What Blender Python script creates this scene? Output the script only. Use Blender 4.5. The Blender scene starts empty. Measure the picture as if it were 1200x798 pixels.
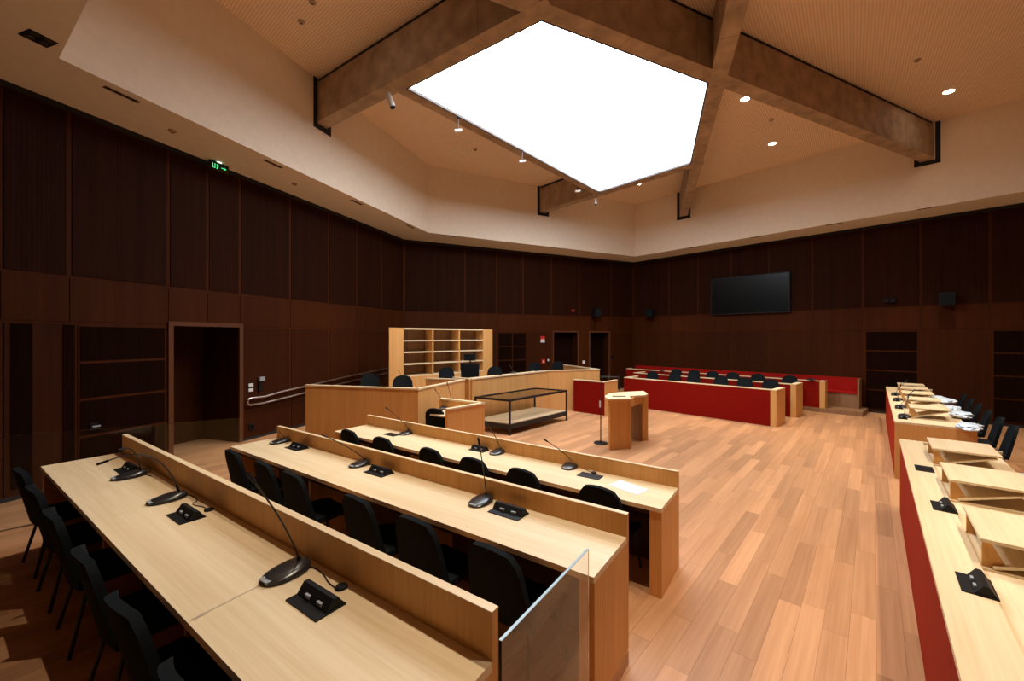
import bpy, bmesh, math, random
from mathutils import Vector, Matrix
random.seed(7)
PI = math.pi
scn = bpy.context.scene
COL = scn.collection

# ------------------------------------------------------------------ camera, world, exposure
F, HOR, H = 475.0, 395.0, 2.17          # focal length in px of a 1200 px wide frame, horizon row, eye height
cam_d = bpy.data.cameras.new('camera'); cam = bpy.data.objects.new('camera', cam_d); COL.objects.link(cam)
cam.location = (0, 0, H); cam.rotation_euler = (PI/2, 0, 0)
cam_d.sensor_width = 36; cam_d.lens = 36*F/1200; cam_d.shift_y = -(399-HOR)/1200; cam_d.clip_start = .02
scn.camera = cam
w = bpy.data.worlds.new('world'); scn.world = w; w.use_nodes = True
w.node_tree.nodes['Background'].inputs[0].default_value = (.5, .4, .3, 1)
w.node_tree.nodes['Background'].inputs[1].default_value = .0
scn.view_settings.view_transform = 'Standard'; scn.view_settings.look = 'None'
scn.view_settings.exposure = 1.85; scn.view_settings.gamma = 1
SKY_E = 3.0                              # luminous membrane
DOWN_W = 235.0                           # each recessed downlight

# ------------------------------------------------------------------ measures
ZS, ZU, ZB = 5.38, 7.45, 6.57            # soffit, upper ceiling, underside of the beams
T2, T1 = .10, .23                        # floor tiers
def P(px, py, z):
    Y = (z-H)*F/(HOR-py)
    return Vector(((px-600)/F*Y, Y, z))
def ray_line(px, p, d):                  # s where the view column px meets the plan line p + s d
    k = (px-600)/F
    return (k*p[1]-p[0])/(d[0]-k*d[1])
def isect(p, d, q, e):                   # plan intersection p + s d = q + t e -> s
    den = d[0]*e[1]-d[1]*e[0]
    return ((q[0]-p[0])*e[1]-(q[1]-p[1])*e[0])/den

# ------------------------------------------------------------------ materials
def nodes(m): return m.node_tree.nodes, m.node_tree.links
def new_mat(name, col, rough=.5, metal=0, spec=.5):
    m = bpy.data.materials.new(name); m.use_nodes = True
    b = m.node_tree.nodes['Principled BSDF']
    b.inputs['Base Color'].default_value = (*col, 1); b.inputs['Roughness'].default_value = rough
    b.inputs['Metallic'].default_value = metal; b.inputs['Specular IOR Level'].default_value = spec
    return m
def speckle(name, col, var=.12, scale=30, rough=.5, metal=0, bump=.0, spec=.5, coat=0):
    m = new_mat(name, col, rough, metal, spec); n, l = nodes(m); b = n['Principled BSDF']
    tc = n.new('ShaderNodeTexCoord'); ns = n.new('ShaderNodeTexNoise'); ns.inputs['Scale'].default_value = scale; ns.inputs['Detail'].default_value = 4
    l.new(tc.outputs['Object'], ns.inputs['Vector'])
    cr = n.new('ShaderNodeValToRGB')
    cr.color_ramp.elements[0].position = .3; cr.color_ramp.elements[1].position = .7
    cr.color_ramp.elements[0].color = (*[c*(1-var) for c in col], 1); cr.color_ramp.elements[1].color = (*[min(1, c*(1+var)) for c in col], 1)
    l.new(ns.outputs['Fac'], cr.inputs['Fac']); l.new(cr.outputs['Color'], b.inputs['Base Color'])
    if bump:
        bp = n.new('ShaderNodeBump'); bp.inputs['Strength'].default_value = bump; bp.inputs['Distance'].default_value = .01
        l.new(ns.outputs['Fac'], bp.inputs['Height']); l.new(bp.outputs['Normal'], b.inputs['Normal'])
    if coat: b.inputs['Coat Weight'].default_value = coat
    return m
def wood(name, c1, c2, axis='x', rough=.45, reed=0, rand=.0, spec=.4, fine=60, plank=False):
    m = new_mat(name, c1, rough, 0, spec); n, l = nodes(m); b = n['Principled BSDF']
    tc = n.new('ShaderNodeTexCoord'); mp = n.new('ShaderNodeMapping')
    lo, hi = fine*.03, fine
    mp.inputs['Scale'].default_value = {'x': (lo, hi, hi), 'y': (hi, lo, hi), 'z': (hi, hi, lo)}[axis]
    l.new(tc.outputs['Object'], mp.inputs['Vector'])
    oi = n.new('ShaderNodeObjectInfo'); geo = n.new('ShaderNodeNewGeometry')
    ad = n.new('ShaderNodeMath'); ad.operation = 'ADD'
    l.new(oi.outputs['Random'], ad.inputs[0]); l.new(geo.outputs['Random Per Island'], ad.inputs[1])
    fr = n.new('ShaderNodeMath'); fr.operation = 'FRACT'; l.new(ad.outputs[0], fr.inputs[0])
    if plank:
        va = n.new('ShaderNodeVectorMath'); va.operation = 'ADD'; l.new(mp.outputs[0], va.inputs[0])
        sc = n.new('ShaderNodeMath'); sc.operation = 'MULTIPLY'; sc.inputs[1].default_value = 97; l.new(fr.outputs[0], sc.inputs[0])
        l.new(sc.outputs[0], va.inputs[1]); src = va.outputs[0]
    else: src = mp.outputs[0]
    n1 = n.new('ShaderNodeTexNoise'); n1.inputs['Scale'].default_value = 1; n1.inputs['Detail'].default_value = 5; n1.inputs['Roughness'].default_value = .6
    l.new(src, n1.inputs['Vector'])
    n2 = n.new('ShaderNodeTexNoise'); n2.inputs['Scale'].default_value = .13; n2.inputs['Detail'].default_value = 3; n2.inputs['Distortion'].default_value = .6
    l.new(src, n2.inputs['Vector'])
    mx = n.new('ShaderNodeMath'); mx.operation = 'MULTIPLY_ADD'; mx.inputs[1].default_value = .55
    l.new(n1.outputs['Fac'], mx.inputs[0]); m2 = n.new('ShaderNodeMath'); m2.operation = 'MULTIPLY'; m2.inputs[1].default_value = .45
    l.new(n2.outputs['Fac'], m2.inputs[0]); l.new(m2.outputs[0], mx.inputs[2])
    cr = n.new('ShaderNodeValToRGB'); cr.color_ramp.elements[0].position = .36; cr.color_ramp.elements[1].position = .64
    cr.color_ramp.elements[0].color = (*c2, 1); cr.color_ramp.elements[1].color = (*c1, 1)
    l.new(mx.outputs[0], cr.inputs['Fac']); out = cr.outputs['Color']
    if rand:
        hv = n.new('ShaderNodeHueSaturation'); mr = n.new('ShaderNodeMapRange'); mr.inputs['To Min'].default_value = 1-rand; mr.inputs['To Max'].default_value = 1+rand*.7
        l.new(fr.outputs[0], mr.inputs['Value']); l.new(mr.outputs[0], hv.inputs['Value']); l.new(out, hv.inputs['Color']); out = hv.outputs['Color']
    l.new(out, b.inputs['Base Color'])
    h = mx.outputs[0]
    bp = n.new('ShaderNodeBump'); bp.inputs['Strength'].default_value = .08; bp.inputs['Distance'].default_value = .004; l.new(h, bp.inputs['Height'])
    l.new(bp.outputs['Normal'], b.inputs['Normal'])
    if reed:
        sx = n.new('ShaderNodeSeparateXYZ'); l.new(tc.outputs['Object'], sx.inputs[0])
        mm = n.new('ShaderNodeMath'); mm.operation = 'MULTIPLY'; mm.inputs[1].default_value = 2*PI/reed; l.new(sx.outputs['X'], mm.inputs[0])
        sn = n.new('ShaderNodeMath'); sn.operation = 'SINE'; l.new(mm.outputs[0], sn.inputs[0])
        b2 = n.new('ShaderNodeBump'); b2.inputs['Strength'].default_value = .25; b2.inputs['Distance'].default_value = .003
        l.new(sn.outputs[0], b2.inputs['Height']); l.new(bp.outputs['Normal'], b2.inputs['Normal']); l.new(b2.outputs['Normal'], b.inputs['Normal'])
    return m
def emit(name, col, s):
    m = bpy.data.materials.new(name); m.use_nodes = True; n, l = nodes(m); n.clear()
    e = n.new('ShaderNodeEmission'); e.inputs[0].default_value = (*col, 1); e.inputs[1].default_value = s
    o = n.new('ShaderNodeOutputMaterial'); l.new(e.outputs[0], o.inputs[0]); return m
M = {}
OAK1, OAK2 = (.79, .63, .41), (.66, .485, .28)
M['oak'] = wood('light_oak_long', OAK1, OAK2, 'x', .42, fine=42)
M['oak_v'] = wood('bounce_tinted_oak_upright', (.70, .365, .125), (.57, .28, .085), 'z', .55, spec=.2, fine=55)  # upright oak, with the floor's orange bounce light put into its colour
M['lam'] = wood('shaded_inner_laminate', (.045, .016, .007), (.03, .010, .005), 'z', .6, spec=.15)  # dark inner panels, the shadow under the desktops painted into their colour
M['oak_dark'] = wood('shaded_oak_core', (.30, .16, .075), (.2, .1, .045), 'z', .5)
M['wall_wood'] = wood('stained_wall_wood', (.064, .0155, .0025), (.044, .0100, .0017), 'z', .65, spec=.07, fine=50, rand=.12)
M['wall_field'] = wood('reeded_dark_wall_wood', (.029, .0075, .0020), (.018, .0045, .0013), 'z', .7, spec=.05, reed=.045, fine=50, rand=.12)
M['wall_low'] = wood('low_dark_wall_wood', (.050, .0120, .0020), (.034, .0078, .0014), 'z', .65, spec=.07, reed=.09, fine=50, rand=.15)
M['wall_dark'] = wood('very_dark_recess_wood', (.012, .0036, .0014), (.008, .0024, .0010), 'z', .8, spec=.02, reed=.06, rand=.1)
M['frame_wood'] = wood('door_frame_wood', (.12, .04, .013), (.085, .028, .009), 'z', .55, spec=.2)
M['floor'] = wood('oiled_floor_planks', (.52, .268, .130), (.39, .185, .082), 'x', .45, rand=.20, fine=34, plank=True, spec=.35)
M['ground'] = speckle('floor_gap', (.10, .05, .025), rough=.8)
M['red'] = speckle('red_felt_panel', (.20, .0055, .0022), .08, 120, .8, bump=.05, spec=.06)
M['red_desk'] = speckle('orange_lit_red_felt', (.30, .020, .006), .08, 120, .8, bump=.05, spec=.08)  # lit copy of the red felt, orange floor light put into its colour
M['red_seat'] = speckle('red_upholstery', (.30, .008, .005), .08, 90, .8, bump=.08, spec=.08)
M['white'] = speckle('painted_plaster', (.80, .67, .52), .03, 8, .75, spec=.25)
M['concrete'] = speckle('board_marked_concrete', (.37, .25, .155), .28, 3.5, .75, bump=.25, spec=.3)
M['black'] = new_mat('black_reveal', (.008, .007, .006), .8)
M['frame_metal'] = new_mat('dark_bronze_frame', (.05, .035, .03), .5, .3)
M['black_metal'] = new_mat('black_powder_coat', (.012, .012, .014), .4, .3)
M['black_plastic'] = speckle('black_plastic', (.008, .008, .009), .1, 80, .5, spec=.2)
M['gloss'] = speckle('glossy_dark_plastic', (.02, .02, .022), .1, 60, .28, spec=.7)
M['grey_plastic'] = new_mat('grey_plastic', (.30, .32, .34), .35)
M['fabric'] = speckle('black_chair_fabric', (.0085, .0105, .012), .2, 160, .9, bump=.15, spec=.08)
M['chrome'] = new_mat('brushed_steel', (.62, .58, .54), .28, 1)
M['blue_light'] = emit('blue_ring_light', (.1, .4, 1), 1.0)
M['paper'] = speckle('white_paper', (.80, .80, .80), .04, 25, .7)
M['plastic_wrap'] = speckle('crumpled_white_plastic', (.55, .64, .74), .22, 14, .3, bump=.5)
M['spot_white'] = new_mat('white_lamp_housing', (.6, .56, .5), .5)
M['red_sign'] = new_mat('red_alarm_plastic', (.6, .03, .02), .4)
M['white_plastic'] = new_mat('white_plastic', (.65, .62, .58), .4)
M['screen'] = new_mat('dark_display_glass', (.003, .004, .004), .25, 0, .25)
M['exit_dark'] = new_mat('unlit_sign_housing', (.01, .02, .012), .5)
M['exit_green'] = emit('green_exit_lamp', (.05, .8, .25), .45)
M['exit_white'] = emit('exit_sign_lamp', (.7, 1, .8), .9)
M['membrane'] = emit('luminous_stretch_membrane', (.90, .98, 1.08), SKY_E)
M['lamp'] = emit('downlight_lens', (1, .86, .68), 14)
g = new_mat('clear_glass', (.92, .97, .98), .02); g.node_tree.nodes['Principled BSDF'].inputs['Transmission Weight'].default_value = 1
g.node_tree.nodes['Principled BSDF'].inputs['IOR'].default_value = 1.3; M['glass'] = g
g = g.copy(); g.name = 'smoked_glass'; g.node_tree.nodes['Principled BSDF'].inputs['Base Color'].default_value = (.45, .43, .40, 1); g.node_tree.nodes['Principled BSDF'].inputs['Roughness'].default_value = .12; M['smoked'] = g
M['glass_edge'] = new_mat('polished_glass_edge', (.30, .42, .52), .15)
# perforated acoustic ceiling: rows of small dots
m = speckle('perforated_ceiling', (.84, .62, .42), .03, 6, .8, spec=.2); n, l = nodes(m); b = n['Principled BSDF']
tc = n.new('ShaderNodeTexCoord'); mp = n.new('ShaderNodeMapping'); mp.inputs['Scale'].default_value = (22, 22, 22); mp.inputs['Rotation'].default_value = (0, 0, math.radians(40))
fr = n.new('ShaderNodeVectorMath'); fr.operation = 'FRACTION'; sb = n.new('ShaderNodeVectorMath'); sb.operation = 'SUBTRACT'; sb.inputs[1].default_value = (.5, .5, 0)
ml = n.new('ShaderNodeVectorMath'); ml.operation = 'MULTIPLY'; ml.inputs[1].default_value = (1, 1, 0)
ln = n.new('ShaderNodeVectorMath'); ln.operation = 'LENGTH'; lt = n.new('ShaderNodeMath'); lt.operation = 'LESS_THAN'; lt.inputs[1].default_value = .22
l.new(tc.outputs['Object'], mp.inputs[0]); l.new(mp.outputs[0], fr.inputs[0]); l.new(fr.outputs[0], sb.inputs[0]); l.new(sb.outputs[0], ml.inputs[0]); l.new(ml.outputs[0], ln.inputs[0]); l.new(ln.outputs['Value'], lt.inputs[0])
mx = n.new('ShaderNodeMixRGB'); mx.inputs[2].default_value = (.46, .32, .22, 1); old = b.inputs['Base Color'].links[0].from_socket
l.new(lt.outputs[0], mx.inputs[0]); l.new(old, mx.inputs[1]); l.new(mx.outputs[0], b.inputs['Base Color']); M['perf'] = m

# ------------------------------------------------------------------ mesh helpers
class MB:
    def __init__(s): s.bm = bmesh.new()
    def _hull(s, lo, hi):
        n = len(lo); a = [s.bm.verts.new(p) for p in lo]; b = [s.bm.verts.new(p) for p in hi]
        s.bm.faces.new(a[::-1]); s.bm.faces.new(b)
        for i in range(n): s.bm.faces.new((a[i], a[(i+1) % n], b[(i+1) % n], b[i]))
        return s
    def prism(s, pts, z0, z1):
        ar = sum(pts[i][0]*pts[(i+1) % len(pts)][1]-pts[(i+1) % len(pts)][0]*pts[i][1] for i in range(len(pts)))
        if ar < 0: pts = pts[::-1]
        return s._hull([(p[0], p[1], z0) for p in pts], [(p[0], p[1], z1) for p in pts])
    def box(s, x0, x1, y0, y1, z0, z1):
        return s.prism([(x0, y0), (x1, y0), (x1, y1), (x0, y1)], z0, z1)
    def bar(s, p, q, w, z0, z1, side=0):     # upright slab along the plan line p-q; side: -1/0/1 picks which side the width lies on
        p, q = Vector(p[:2]), Vector(q[:2]); d = (q-p).normalized(); n = Vector((-d.y, d.x))
        o0 = n*(w*(side-1)/2); o1 = n*(w*(side+1)/2)
        return s.prism([p+o0, q+o0, q+o1, p+o1], z0, z1)
    def plate(s, pts, n, t):                 # flat polygon pts extruded by t along n
        n = Vector(n).normalized()*t; pts = [Vector(p) for p in pts]
        nn = (pts[1]-pts[0]).cross(pts[2]-pts[0])
        if nn.dot(n) < 0: pts = pts[::-1]
        return s._hull(pts, [p+n for p in pts])
    def tube(s, pts, r, seg=8, r1=None):
        pts = [Vector(p) for p in pts]; rings = []; n = len(pts); up = None
        for i, p in enumerate(pts):
            t = (pts[min(i+1, n-1)]-pts[max(i-1, 0)]).normalized()
            if up is None:
                up = Vector((0, 0, 1)) if abs(t.z) < .9 else Vector((1, 0, 0))
            x = t.cross(up).normalized(); up = x.cross(t).normalized()
            rr = r if r1 is None else r+(r1-r)*i/(n-1)
            rings.append([s.bm.verts.new(p+(x*math.cos(2*PI*k/seg)+up*math.sin(2*PI*k/seg))*rr) for k in range(seg)])
        for a, b in zip(rings, rings[1:]):
            for k in range(seg): s.bm.faces.new((a[k], a[(k+1) % seg], b[(k+1) % seg], b[k]))
        s.bm.faces.new(rings[0][::-1]); s.bm.faces.new(rings[-1]); return s
    def lathe(s, prof, c=(0, 0, 0), seg=20, sx=1, sy=1):
        rings = [[s.bm.verts.new((c[0]+r*sx*math.cos(2*PI*k/seg), c[1]+r*sy*math.sin(2*PI*k/seg), c[2]+z)) for k in range(seg)] for r, z in prof]
        for a, b in zip(rings, rings[1:]):
            for k in range(seg): s.bm.faces.new((a[k], a[(k+1) % seg], b[(k+1) % seg], b[k]))
        s.bm.faces.new(rings[0][::-1]); s.bm.faces.new(rings[-1]); return s
    def build(s, name, mat, parent=None, world=False, bevel=0, smooth=False):
        bm = s.bm
        if bevel:
            es = [e for e in bm.edges if len(e.link_faces) == 2 and e.calc_face_angle(0) > .6]
            bmesh.ops.bevel(bm, geom=es, offset=bevel, segments=2, profile=.7, affect='EDGES')
        bmesh.ops.recalc_face_normals(bm, faces=bm.faces)
        if world and parent is not None: bm.transform(parent.matrix_basis.inverted())
        me = bpy.data.meshes.new(name); bm.to_mesh(me); bm.free()
        if smooth:
            for p in me.polygons: p.use_smooth = True
            try: me.set_sharp_from_angle(angle=.7)
            except Exception: pass
        o = bpy.data.objects.new(name, me); COL.objects.link(o)
        me.materials.append(mat if not isinstance(mat, str) else M[mat])
        if parent is not None: o.parent = parent
        return o
def tag(o, label, cat, group=None):
    o['label'] = label; o['category'] = cat
    if group: o['group'] = group
    return o
def thing(name, label, cat, loc=(0, 0, 0), rz=0, group=None):
    o = bpy.data.objects.new(name, None); COL.objects.link(o)
    o.location = loc; o.rotation_euler = (0, 0, rz); o.empty_display_size = .1
    o.matrix_basis = Matrix.Translation(loc) @ Matrix.Rotation(rz, 4, 'Z')
    return tag(o, label, cat, group)
def struct(o): o['kind'] = 'structure'; return o
KIDS = {}
def dup(root, loc, rz, label, group=None):
    kids = [o for o in bpy.data.objects if o.parent == root] if root.name not in KIDS else KIDS[root.name]
    KIDS[root.name] = kids
    r = root.copy(); COL.objects.link(r); r.location = loc; r.rotation_euler = (0, 0, rz); r['label'] = label
    if group: r['group'] = group
    for k in kids:
        c = k.copy(); COL.objects.link(c); c.parent = r
        for g_ in k.children:
            d = g_.copy(); COL.objects.link(d); d.parent = c
    return r
def bez(a, b, c, n=9): return [a*(1-t)**2+b*2*t*(1-t)+c*t*t for t in [i/(n-1) for i in range(n)]]

# ------------------------------------------------------------------ room outline
def W2(px, py): v = P(px, py, ZS); return Vector((v.x, v.y))
c1, c2 = W2(473, 280.5), W2(742, 307.5)
lw = W2(0, 92.4); rw = W2(1200, 237.5)
dl = (c1-lw).normalized(); dr = (rw-c2).normalized()
r0 = lw-dl*7.2; r3 = rw+dr*5.6
OUT = [r0, c1, c2, r3, Vector((9.5, -6.5)), Vector((-5, -6.5))]
a_ = W2(69, 68.3); a2 = W2(103, 0); da = (a2-a_).normalized()
b_ = W2(501.6, 272.5); c_ = W2(744, 300.7); d_ = W2(1200, 224.5); dd = (d_-c_).normalized()
INN = [a_, b_, c_, d_+dd*4.2, Vector((8.6, -3.8)), a_+da*11]

# ---- floor: planks run along U
U = Vector((math.sin(math.radians(41.7)), math.cos(math.radians(41.7)))); Wv = Vector((U.y, -U.x))
ROWS = []
def rowdef(near, far, width, tier, zt, part):
    near, far = Vector(near), Vector(far); L = (far-near).length; d = (far-near)/L; n = Vector((-d.y, d.x))
    if n.y > 0: n = -n
    return dict(near=near, far=far, d=d, n=n, L=L, w=width, tier=tier, zt=zt, part=part, rz=math.atan2(d.y, d.x))
R3 = rowdef((1.562, 3.811), (-2.355, 6.58), .568, 0, .75, .152)
R2 = rowdef((.756, 2.668), (-3.09, 5.331), .539, T2, T2+.75, .148)
R1 = rowdef((-.072, 1.484), (-4.028, 4.188), .553, T1, T1+.75, .18)

def inside(p, poly):
    c = False
    for i in range(len(poly)):
        a, b = poly[i], poly[i-1]
        if (a[1] > p[1]) != (b[1] > p[1]) and p[0] < (b[0]-a[0])*(p[1]-a[1])/(b[1]-a[1])+a[0]: c = not c
    return c
floor = struct(MB().prism(OUT, -.12, -.012).build('floor', 'ground'))
# tier polygons (world plan)
n1 = R1['n']; q1 = R1['near']-R1['d']*.0; back1 = -n1*.05
nose = P(0, 623.2, T1); nose_d = (P(29, 616.8, T1)-nose).xy.normalized()
e1 = R1['far']+R1['d']*0
si = isect(R1['near'], R1['d'], nose.xy, nose_d); corner1 = R1['near']+R1['d']*si
wl = nose.xy-nose_d*isect(nose.xy, -nose_d, lw, dl)
TIER1 = [R1['near']+back1-R1['d']*2.6, corner1+back1, wl, r0, Vector((-5, -6.5)), Vector((3.2, -6.5)), R1['near']+back1-R1['d']*2.6+n1*1.0]
n2 = R2['n']; s2 = isect(R2['near'], R2['d'], lw, dl)
b2 = R2['near']-n2*.035
TIER2 = [b2, b2+R2['d']*4.66, Vector((-3.3, 6.1)), Vector((-4.15, 8.3)), Vector((-4.3, 9.9)), lw+dl*isect(lw, dl, Vector((-4.3, 9.9)), Vector((-1, .1))), lw, wl, corner1+back1+Vector((0, .01)), R1['near']+back1, R1['near']+back1-R1['d']*.04, b2+n2*.62]
def planked(parent_slab, poly, z, direction, pw=.15, pl=1.25, keep=None, holes=(), stuff_name='plank_field', near_px=10, limit=300, t=.012):
    dvec = direction.normalized(); nv = Vector((-dvec.y, dvec.x))
    us = [p.dot(dvec) for p in poly]; vs = [p.dot(nv) for p in poly]
    ang = math.atan2(dvec.y, dvec.x)
    whole, cut = [], MB()
    me = None; rng = random.Random(11)
    v = min(vs); cells = []
    while v < max(vs):
        u = min(us)-rng.random()*pl
        while u < max(us):
            ln_ = pl
            c = dvec*(u+ln_/2)+nv*(v+pw/2)
            cs = [dvec*(u+a)+nv*(v+b) for a in (0, ln_) for b in (0, pw)]
            k = sum(inside(q, poly) for q in cs)
            kh = max([sum(inside(q, h) for q in cs+[c]) for h in holes] or [0])
            if k and kh < 5: cells.append((c, k, u, v, kh))
            u += ln_
        v += pw
    def vis(c): return c.y > .4 and abs(c.x/c.y) < 1.35 and (H-z)*F/c.y < 440
    full = sorted([c for c in cells if c[1] == 4 and c[4] == 0 and vis(c[0])], key=lambda c: c[0].length)[:limit]
    fs = set(id(c) for c in full)
    base = MB().box(-pl/2+.0006, pl/2-.0006, -pw/2+.0006, pw/2-.0006, 0, t)
    proto = None
    for c in full:
        if proto is None:
            proto = base.build('plank', 'floor', parent_slab); o = proto
        else: o = proto.copy(); COL.objects.link(o)
        o.location = (c[0].x, c[0].y, z-t); o.rotation_euler = (0, 0, ang+(PI if rng.random() < .5 else 0)); o.parent = parent_slab
    rest = bmesh.new()
    for c in cells:
        if id(c) in fs: continue
        cs = [dvec*(c[2]+a)+nv*(c[3]+b) for a, b in ((.0006, .0006), (pl-.0006, .0006), (pl-.0006, pw-.0006), (.0006, pw-.0006))]
        if c[1] < 4:                      # clip against the (convex enough) outline
            b_m = bmesh.new(); b_m.faces.new([b_m.verts.new((q.x, q.y, z)) for q in cs])
            ar = sum(poly[i].x*poly[(i+1) % len(poly)].y-poly[(i+1) % len(poly)].x*poly[i].y for i in range(len(poly)))
            for i in range(len(poly)):
                a, b = poly[i], poly[(i+1) % len(poly)]; e = b-a
                if e.length < .02: continue
                nn = Vector((e.y, -e.x, 0))*(1 if ar > 0 else -1)
                mid_in = min((Vector((q.x, q.y))-a).dot(e)/e.length_squared for q in cs) < 1 and max((Vector((q.x, q.y))-a).dot(e)/e.length_squared for q in cs) > 0
                if not mid_in: continue
                ds = [(q-a).dot(nn.xy) for q in cs]
                if max(ds)/e.length > 1.3: continue
                bmesh.ops.bisect_plane(b_m, geom=b_m.verts[:]+b_m.edges[:]+b_m.faces[:], plane_co=(a.x, a.y, z), plane_no=nn, clear_outer=True)
            for f in b_m.faces: rest.faces.new([rest.verts.new(vv.co) for vv in f.verts])
            b_m.free()
        else: rest.faces.new([rest.verts.new((q.x, q.y, z)) for q in cs])
    ret = bmesh.ops.extrude_face_region(rest, geom=rest.faces[:])
    for vv in [g_ for g_ in ret['geom'] if isinstance(g_, bmesh.types.BMVert)]: vv.co.z -= t
    mb = MB(); mb.bm.free(); mb.bm = rest
    o = mb.build(stuff_name, 'floor', parent_slab); o['kind'] = 'stuff'
    # plank grain follows the direction: stored by rotating mesh data into a turned object
    o.data.transform(Matrix.Rotation(-ang, 4, 'Z')); o.rotation_euler = (0, 0, ang)
    return o
planked(floor, OUT, 0, U)
tier2 = struct(MB().prism(TIER2, -.01, T2-.012).build('trim_1', 'floor')); planked(tier2, TIER2, T2, U, limit=120)
tier1 = struct(MB().prism(TIER1, -.01, T1-.012).build('trim_2', 'floor')); planked(tier1, TIER1, T1, U, limit=120)
nb = MB().bar(wl-nose_d*0, corner1+back1, .03, T1-.012, T1+.004).build('trim_3', 'chrome'); struct(nb)

# ---- walls
def slab_wall(name, p, q, holes=(), z1=ZS+.1, t=.25):
    """wall built between its openings; holes = (s0, s1, ztop)"""
    d = (q-p).normalized(); n = Vector((-d.y, d.x)); mid = (p+q)/2
    if n.dot(Vector((1.5, 6))-mid) < 0: n = -n
    root = MB(); s = 0; L = (q-p).length
    def seg(a, b, z0, zz): root.prism([p+d*a, p+d*b, p+d*b-n*t, p+d*a-n*t], z0, zz)
    for (a, b, zt) in sorted(holes):
        seg(s, a, -.1, z1); seg(a, b, zt, z1); s = b
    seg(s, L, -.1, z1)
    o = root.build(name, 'wall_wood'); struct(o)
    o_m = Matrix.Translation((p.x, p.y, 0)) @ Matrix.Rotation(math.atan2(d.y, d.x), 4, 'Z')
    o.data.transform(o_m.inverted()); o.matrix_basis = o_m
    sg = 1 if n.dot(Vector((-d.y, d.x))) > 0 else -1
    return dict(o=o, p=p, d=d, n=n, L=L, sg=sg)
def wpart(W, name, mat, s0, s1, z0, z1, d0, d1, parent=None, bevel=0, make=True):
    if s1 < s0: s0, s1 = s1, s0
    mb = MB().box(s0, s1, *sorted((d0*W['sg'], d1*W['sg'])), z0, z1)
    return mb.build(name, mat, parent or W['o'], bevel=bevel)
def S(W, px): return ray_line(px, W['p'], W['d'])
def fields(W, pxs, lo=True, up=True, skip_low=()):
    """pxs = list of (px0, px1) fields; upper, band and lower panels for each"""
    for i, (a, b) in enumerate(pxs):
        s0, s1 = sorted((S(W, a), S(W, b)))
        panel3(W, s0, s1, i in skip_low)
def panel3(W, s0, s1, skip):
    g_ = .012
    wpart(W, 'panel', 'wall_field', s0+.03, s1-.03, 3.03, ZS-.09, 0, .012)
    wpart(W, 'panel', 'wall_wood', s0+g_/2, s1-g_/2, 2.39, 2.99, 0, .010)
    if not skip: wpart(W, 'panel', 'wall_low', s0+.03, s1-.03, .12, 2.35, 0, .012)
# left wall
tmpL = dict(p=r0, d=dl)
hs = (ray_line(202, r0, dl), ray_line(279.5, r0, dl))
WL = slab_wall('wall_left', r0, c1, holes=[(hs[0], hs[1], 2.36)])
fL = [(0, 81), (81, 197), (197, 243), (243, 281), (281, 340), (340, 385), (385, 418), (418, 447), (447, 472.5)]
panel3(WL, .3, 3.2, False); panel3(WL, 3.25, S(WL, 0)-.05, False)
fields(WL, fL, skip_low=(1, 2, 3))
# recessed grille of the left wall with its slatted fields
def grille(W, px0, px1, z0, z1, rows, cols=1):
    s0, s1 = sorted((S(W, px0), S(W, px1)))
    fr_ = wpart(W, 'recess_frame', 'wall_wood', s0, s1, z0, z1, .0, .012)
    for r in range(rows):
        for c in range(cols):
            a = s0+(s1-s0)*c/cols+.02; b = s0+(s1-s0)*(c+1)/cols-.02
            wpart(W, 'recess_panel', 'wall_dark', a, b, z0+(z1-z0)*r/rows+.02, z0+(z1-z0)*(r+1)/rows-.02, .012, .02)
grille(WL, 91, 194, T2+.12, 2.34, 4)
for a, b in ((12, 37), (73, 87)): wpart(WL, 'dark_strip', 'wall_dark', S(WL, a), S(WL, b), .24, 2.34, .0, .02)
def niche(W, name, px0, px1, zf, depth, zt=2.36, leaf=False, s01=None, fw=.06):
    s0, s1 = s01 or sorted((S(W, px0), S(W, px1)))
    m_ = 'wall_low'
    def dwall(a, b, z0, z1, d0, d1, mt, nm, par): return wpart(W, nm, mt, a, b, z0, z1, d0, d1, par)
    root = MB().box(s0, s1, *sorted((-(depth)*W['sg'], -(depth+.05)*W['sg'])), zf-.1, zt).build(name, 'wall_low'); struct(root)
    root.matrix_basis = W['o'].matrix_basis.copy()
    dwall(s0-.05, s0, zf-.1, zt, 0, -depth, m_, 'reveal', root); dwall(s1, s1+.05, zf-.1, zt, 0, -depth, m_, 'reveal', root)
    dwall(s0, s1, zt, zt+.04, 0, -depth, 'wall_wood', 'lintel', root)
    dwall(s0, s1, zf-.1, zf, 0, -depth, 'floor', 'threshold', root)
    dwall(s0-fw, s0, zf, zt+fw, -.01, .035, 'frame_wood', 'frame_post', root); dwall(s1, s1+fw, zf, zt+fw, -.01, .035, 'frame_wood', 'frame_post', root)
    dwall(s0, s1, zt, zt+fw, -.01, .035, 'frame_wood', 'frame_head', root)
    if leaf:
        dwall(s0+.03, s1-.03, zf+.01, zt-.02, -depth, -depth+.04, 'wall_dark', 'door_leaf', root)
    return root
niche(WL, 'door_1', 0, 0, T2, 1.0, s01=hs, fw=.075)
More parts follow.
